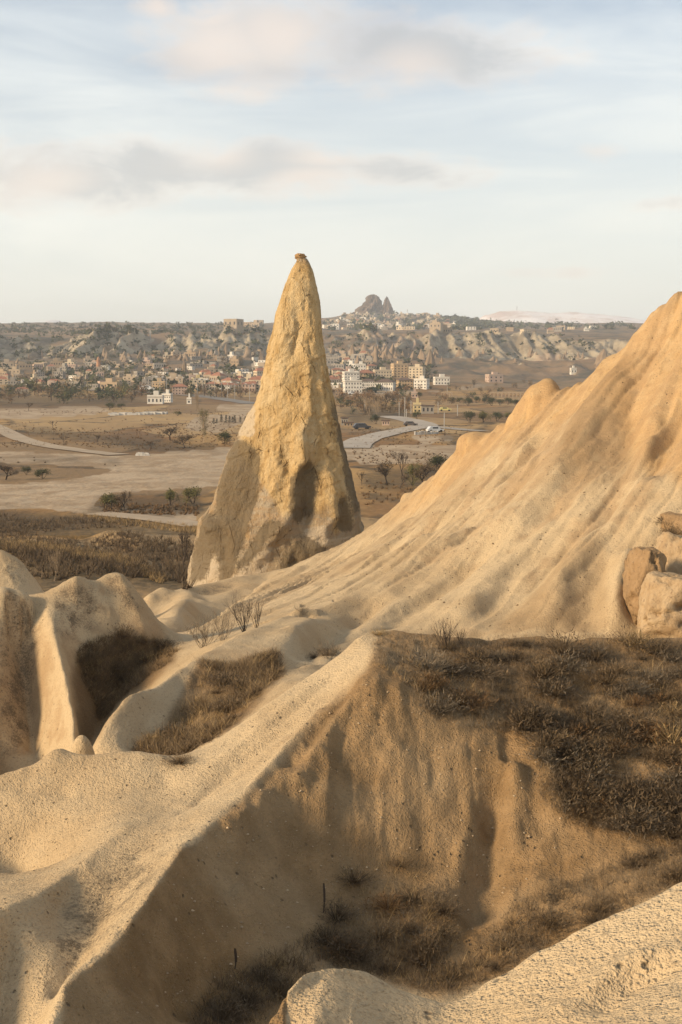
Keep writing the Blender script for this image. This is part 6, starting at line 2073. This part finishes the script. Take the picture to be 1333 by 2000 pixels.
# utility poles
b = MB(); bar(b, (0, 0, -0.3), (0, 0, 9.0), 0.24); UP = b.mesh('pole', [M_POLE])
b = MB(); bar(b, (-0.9, 0, 8.5), (0.9, 0, 8.5), 0.16); UA = b.mesh('crossarm', [M_WOODP])
for px, base, top, lb in ((713, 808, 780, 'slim utility pole left of the kiosk'), (780, 813, 785, 'slim utility pole beside the road bend'), (791, 818, 776, 'tall pale utility pole at the road bend'), (794, 829, 799, 'utility pole standing on the road verge'), (803, 808, 782, 'utility pole left of the yellow house'),
                          (856, 808, 785, 'utility pole right of the grey shed'), (868, 838, 806, 'utility pole by the side road'), (894, 812, 790, 'utility pole before the olive grove'), (874, 772, 755, 'far utility pole below the isolated white house'), (755, 768, 748, 'thin pole in front of the arcaded hotel')):
    g = ground(px, base, True); k_ = (base - top) * g[1] / F / 9.0
    root = empty('utility_pole', tuple(g)); root.scale = (1, 1, k_); tag(root, lb, 'pole', 'utility poles at the right')
    link('pole', UP, root); link('crossarm', UA, root)
# brick tower in the old town, masts on the skyline
b = MB()
N = 12
for j, (z0, z1, r0, r1) in enumerate(((-3, 0.5, 2.2, 2.1), (0.5, 15, 1.7, 1.25), (15, 15.8, 1.7, 1.7), (15.8, 18.5, 1.05, 0.95), (18.5, 21.5, 1.05, 0.02))):
    for i in range(N):
        a0, a1 = 2 * math.pi * i / N, 2 * math.pi * (i + 1) / N
        b.face([(r0 * math.cos(a0), r0 * math.sin(a0), z0), (r0 * math.cos(a1), r0 * math.sin(a1), z0), (r1 * math.cos(a1), r1 * math.sin(a1), z1), (r1 * math.cos(a0), r1 * math.sin(a0), z1)])
    if j < 4:
        rn = (2.1, 1.7, 1.25, 1.7, 1.05)[j]
M_BRICK = simple_mat('brick_tower', (0.40, 0.22, 0.13), 0.9, 0.15, 0.5)
g = ground(193, 726, True)
o = link('minaret', b.mesh('minaret', [M_BRICK])); o.location = g; o.scale = (1, 1, (726 - 696) * g[1] / F / 21.5)
tag(o, 'slender reddish brick minaret rising over the old town', 'minaret')
for px, base, top, lb in ((294, 664, 645, 'lattice mast on the left plateau slope'), (928, 632, 618, 'thin mast on the skyline left of the snowy mountain'), (796, 615, 604, 'thin mast on the castle hill')):
    g = ground(px, base, True)
    if g is None: g = at(px, base, 3000)
    H_ = (base - top) * g[1] / F
    b = MB(); bar(b, (0, 0, -2), (0, 0, H_), 0.9); bar(b, (-1.6, 0, H_ * .8), (1.6, 0, H_ * .8), 0.5)
    o = link('mast', b.mesh('mast', [M_POLE])); o.location = g; tag(o, lb, 'mast')
g = at(1010, 609, 6500)
b = MB(); bar(b, (0, 0, -5), (0, 0, 25), 2.0); bar(b, (-3.5, 0, 16), (3.5, 0, 16), 1.3)
o = link('mast', b.mesh('mast', [M_POLE])); o.location = g; tag(o, 'faint mast on top of the snowy mountain', 'mast')

# arcade below the right slope: a wall with a row of arches
def arcade(px0, px1, top, bot, n, label):
    A = ground(px0, bot, True); B = ground(px1, bot, True)
    B = np.array([B[0] / B[1] * A[1], A[1], A[2]])
    w = B[0] - A[0]; h = (bot - top) * A[1] / F
    b = MB(); cell = w / n
    th = 2.0
    for i in range(n):
        x0 = i * cell; pw = cell * 0.16
        b_r = (cell - 2 * pw) / 2; spring = h * 0.72 - b_r
        spring = max(spring, h * 0.2)
        cx = x0 + cell / 2
        arc = [(cx - b_r * math.cos(math.pi * k_ / 8), spring + min(b_r, h * .72 - spring) * math.sin(math.pi * k_ / 8)) for k_ in range(9)]
        for y_ in (0.0, th):
            pp = lambda q: (q[0], y_, q[1])
            b.face([pp((x0, -3)), pp((x0 + pw, -3)), pp((x0 + pw, spring)), pp((x0, spring))])
            b.face([pp((x0 + cell - pw, -3)), pp((x0 + cell, -3)), pp((x0 + cell, spring)), pp((x0 + cell - pw, spring))])
            b.face([pp((x0, spring)), pp(arc[0]), pp(arc[1]), pp(arc[2]), pp((x0, h))] if False else [pp((x0, spring)), pp(arc[0]), pp((x0, h))])
            for k_ in range(8):
                q0, q1 = arc[k_], arc[k_ + 1]
                b.face([pp(q0), pp(q1), pp((q1[0] if 0 < k_ + 1 < 8 else x0 + cell, h)) if k_ == 7 else pp((q1[0], h)), pp((x0, h)) if k_ == 0 else pp((q0[0], h))])
            b.face([pp(arc[8]), pp((x0 + cell, spring)), pp((x0 + cell, h))])
        for k_ in range(8):
            q0, q1 = arc[k_], arc[k_ + 1]
            b.face([(q0[0], 0, q0[1]), (q0[0], th, q0[1]), (q1[0], th, q1[1]), (q1[0], 0, q1[1])])
        for xx in (x0 + pw, x0 + cell - pw):
            b.face([(xx, 0, -3), (xx, th, -3), (xx, th, spring), (xx, 0, spring)])
    b.face([(0, 0, h), (w, 0, h), (w, th, h), (0, th, h)])
    o = link('arcade', b.mesh('arcade', [WM['tan']])); o.location = A; tag(o, label, 'arcade')
    # the dark earth bank it retains
arcade(862, 884, 765, 776, 4, 'short stretch of arched stone arcade left of the grove')
arcade(958, 1024, 765, 776, 9, 'long arched stone arcade running to the hill outline')

# rubble wall and stacked concrete blocks
def blocks(name, cells, mat, label, cat, size=(1.6, 1.2, 1.2), group=None):
    g0 = ground(*cells[0], True)
    root = empty(name, tuple(g0)); tag(root, label, cat, group)
    r = random.Random(len(cells))
    b = MB(); b.box(-size[0] / 2, size[0] / 2, -size[1] / 2, size[1] / 2, -0.2, size[2])
    me = b.mesh('block', [mat])
    for px, py in cells:
        g = ground(px, py, True)
        o = link('block', me, root)
        o.location = (g[0] - g0[0], g[1] - g0[1], g[2] - g0[2]); o.rotation_euler.z = r.uniform(-.3, .3); o.scale = (r.uniform(.8, 1.2), 1, r.uniform(.6, 1.15))
M_CONC = simple_mat('concrete', (0.50, 0.48, 0.44), 0.9, 0.12, 0.6)
blocks('concrete_blocks', [(811 + i * 3.4, 849.5 - 0.16 * i) for i in range(14)], M_CONC, 'row of pale concrete blocks in the lot right of the road', 'blocks', (0.32, 0.5, 0.9))
blocks('rubble_wall', [(216 + i * 2.4, 810.5 - 0.06 * i + (i % 3) * .5) for i in range(46)], M_CONC, 'broken pale rubble wall across the field', 'wall', (1.5, 1.1, 0.75))
blocks('stone_heap', [(268 + (i * 7) % 24, 890 - (i * 3) % 6) for i in range(16)], M_CONC, 'heap of grey stones at the edge of the pale lot', 'stones', (0.5, 0.5, 0.35))

# parked vehicles: body with cabin, four wheels, windows
def car_mesh(L_, w, h):
    b = MB()
    prof = [(-L_ / 2, 0.35), (L_ / 2, 0.35), (L_ / 2, h * .52), (L_ * .30, h * .58), (L_ * .16, h), (-L_ * .34, h), (-L_ * .46, h * .6), (-L_ / 2, h * .55)]
    for y_, sgn in ((-w / 2, 1), (w / 2, -1)):
        p = [(q[0], y_, q[1]) for q in prof]
        b.face(p if sgn > 0 else p[::-1])
    for i in range(len(prof)):
        a, c = prof[i], prof[(i + 1) % len(prof)]
        b.face([(a[0], -w / 2, a[1]), (a[0], w / 2, a[1]), (c[0], w / 2, c[1]), (c[0], -w / 2, c[1])], 0)
    return b
wb = MB()
for k_ in range(12):
    a0, a1 = math.pi * k_ / 6, math.pi * (k_ + 1) / 6
    p0, p1 = (0.33 * math.cos(a0), 0.33 * math.sin(a0)), (0.33 * math.cos(a1), 0.33 * math.sin(a1))
    wb.face([(p0[0], -.11, p0[1]), (p1[0], -.11, p1[1]), (p1[0], .11, p1[1]), (p0[0], .11, p0[1])])
    wb.face([(0, -.11, 0), (p1[0], -.11, p1[1]), (p0[0], -.11, p0[1])]); wb.face([(0, .11, 0), (p0[0], .11, p0[1]), (p1[0], .11, p1[1])])
WHEEL = wb.mesh('wheel', [simple_mat('tyre', (0.03, 0.03, 0.03), 0.9, 0.1)])
gb = MB(); gb.box(-0.9, 0.55, -0.86, 0.86, 0.92, 1.32); SIDEGL = gb.mesh('side_windows', [M_GLASS])
for px, py, col, rot, lb, big in ((690, 771, (0.7, 0.7, 0.68), 0.1, 'white van parked below the hotels', 1.2), (707, 838, (0.05, 0.05, 0.06), 0.2, 'dark car parked by the low hut', 1.1), (850, 844, (0.55, 0.57, 0.58), 0.3, 'pale car beside the concrete blocks', 1.0), (870, 803, (0.55, 0.5, 0.2), 0.0, 'yellowish car right of the grey shed', 1.0),
                                  (288, 763, (0.72, 0.72, 0.7), 0.05, 'white bus on the road left of the lamps', 1.7), (802, 832, (0.10, 0.08, 0.07), 0.1, 'small dark car at the road junction', 0.9)):
    g = ground(px, py, True)
    root = empty('parked_car', (g[0], g[1], g[2])); root.rotation_euler.z = rot; root.scale = (big,) * 3
    root['group'] = 'vehicles of the valley'
    tag(root, lb, 'car')
    m = simple_mat('car_paint', col, 0.35, 0.05, 1.0, 0.5)
    link('body', car_mesh(4.3, 1.7, 1.45).mesh('body', [m]), root)
    link('side_windows', SIDEGL, root)
    for sx in (-1.35, 1.35):
        for sy in (-.8, .8):
            o = link('wheel', WHEEL, root); o.location = (sx, sy, 0.33)

# cone rocks standing in the town and under the cliffs
MCO = rock_mat('cone_rock', (0.27, 0.20, 0.135), (0.20, 0.145, 0.098), (0.10, 0.075, 0.052))
for n_ in MCO.node_tree.nodes:
    if n_.type == 'TEX_NOISE': n_.inputs['Scale'].default_value *= 0.15
    if n_.type == 'BUMP': n_.inputs['Distance'].default_value = 6.0
def cone(seed):
    r = random.Random(seed)
    na, nh = 20, 14
    v = []; f = []
    for j in range(nh):
        t = j / (nh - 1)
        for i in range(na):
            a = 2 * math.pi * i / na
            rr = (0.03 + 0.40 * t ** (0.9 + 0.12 * (seed % 4))) * (1 + 0.28 * math.sin(2 * a + seed + t * 3) + 0.18 * math.sin(5 * a + seed * 2 + 2 * t) + 0.12 * math.sin(9 * t + seed + a) + r.uniform(-.13, .13))
            v.append((rr * math.cos(a) + 0.04 * math.sin(t * 4 + seed), rr * math.sin(a), 1 - t * 1.25))
    for j in range(nh - 1):
        for i in range(na):
            a, c = j * na + i, j * na + (i + 1) % na
            f.append((a, a + na, c + na, c))
    f.append(tuple(range(na)))
    me = bpy.data.meshes.new('rock_cone'); me.from_pydata(v, [], f); me.materials.append(MCO)
    for p in me.polygons: p.use_smooth = True
    return me
CN = [cone(i) for i in range(6)]
cn = random.Random(31)
def cones(poly, n, h0, h1, seed, where, grp):
    for px, py in spots(poly, n, seed):
        g = ground(px, py, True)
        if g is None: continue
        h = cn.uniform(h0, h1) * g[1] / F
        o = link('rock_cone', cn.choice(CN)); o.location = g; w = h * cn.uniform(.6, 1.6); o.scale = (w, w, h); o.rotation_euler.z = cn.uniform(0, 6)
        tag(o, 'weathered cone shaped rock %s' % (where(px, py) if callable(where) else where), 'rock cone', grp)
third = lambda px, py: 'below the left cliffs, ' + ('at the left end' if px < 130 else 'near the brick minaret' if px < 260 else 'in the middle' if px < 390 else 'towards the spire')
cones([(-40, 698), (520, 688), (520, 706), (-40, 712)], 34, 8, 22, 1, third, 'cone rocks in the old town')
cones([(640, 690), (860, 690), (860, 702), (640, 706)], 24, 8, 24, 2, lambda px, py: 'between the hotels and the right cliffs, ' + ('left part' if px < 720 else 'middle' if px < 790 else 'right part'), 'cone rocks above the hotels')
cones([(860, 690), (1140, 690), (1140, 706), (860, 712)], 18, 5, 15, 3, lambda px, py: 'under the right cliffs, ' + ('near the town' if px < 960 else 'in the middle' if px < 1060 else 'near the big hill'), 'cone rocks under the right cliffs')
for px, b_, h, w, lb in ((1178, 712, 30, 1.5, 'broad dark cone rock beside the big hill outline'), (840, 716, 34, .7, 'tall pinkish cone rock right of the hotels'), (360, 728, 26, .5, 'narrow cone rock house tower in the old town middle'), (735, 716, 34, .7, 'tall narrow rock tower behind the hotels'), (700, 716, 22, 1.0, 'pale cone rock just above the hotels')):
    g = ground(px, b_, True); hh = h * g[1] / F
    o = link('rock_cone', CN[px % 6]); o.location = g; o.scale = (hh * w * 1.1, hh * w, hh); tag(o, lb, 'rock cone', 'cone rocks standing out')

# ------------------------------------------------------------------ the air of the valley
HAZE = True
if HAZE:
    m = bpy.data.materials.new('haze_air'); m.use_nodes = True
    T = NT(m.node_tree); T.n.clear()
    out = T.new('ShaderNodeOutputMaterial'); pv = T.new('ShaderNodeVolumePrincipled')
    pv.inputs['Color'].default_value = (0.84, 0.90, 0.97, 1); pv.inputs['Density'].default_value = 0.00014
    pv.inputs['Anisotropy'].default_value = 0.2
    T.l.new(pv.outputs[0], out.inputs['Volume'])
    b = MB(); b.box(-7500, 7500, -200, 9200, -60, 345)
    o = link('haze', b.mesh('haze', [m])); tag(o, 'thin pale haze over the whole valley', kind='stuff')
S.cycles.volume_bounces = 2
S.cycles.volume_step_rate = 10
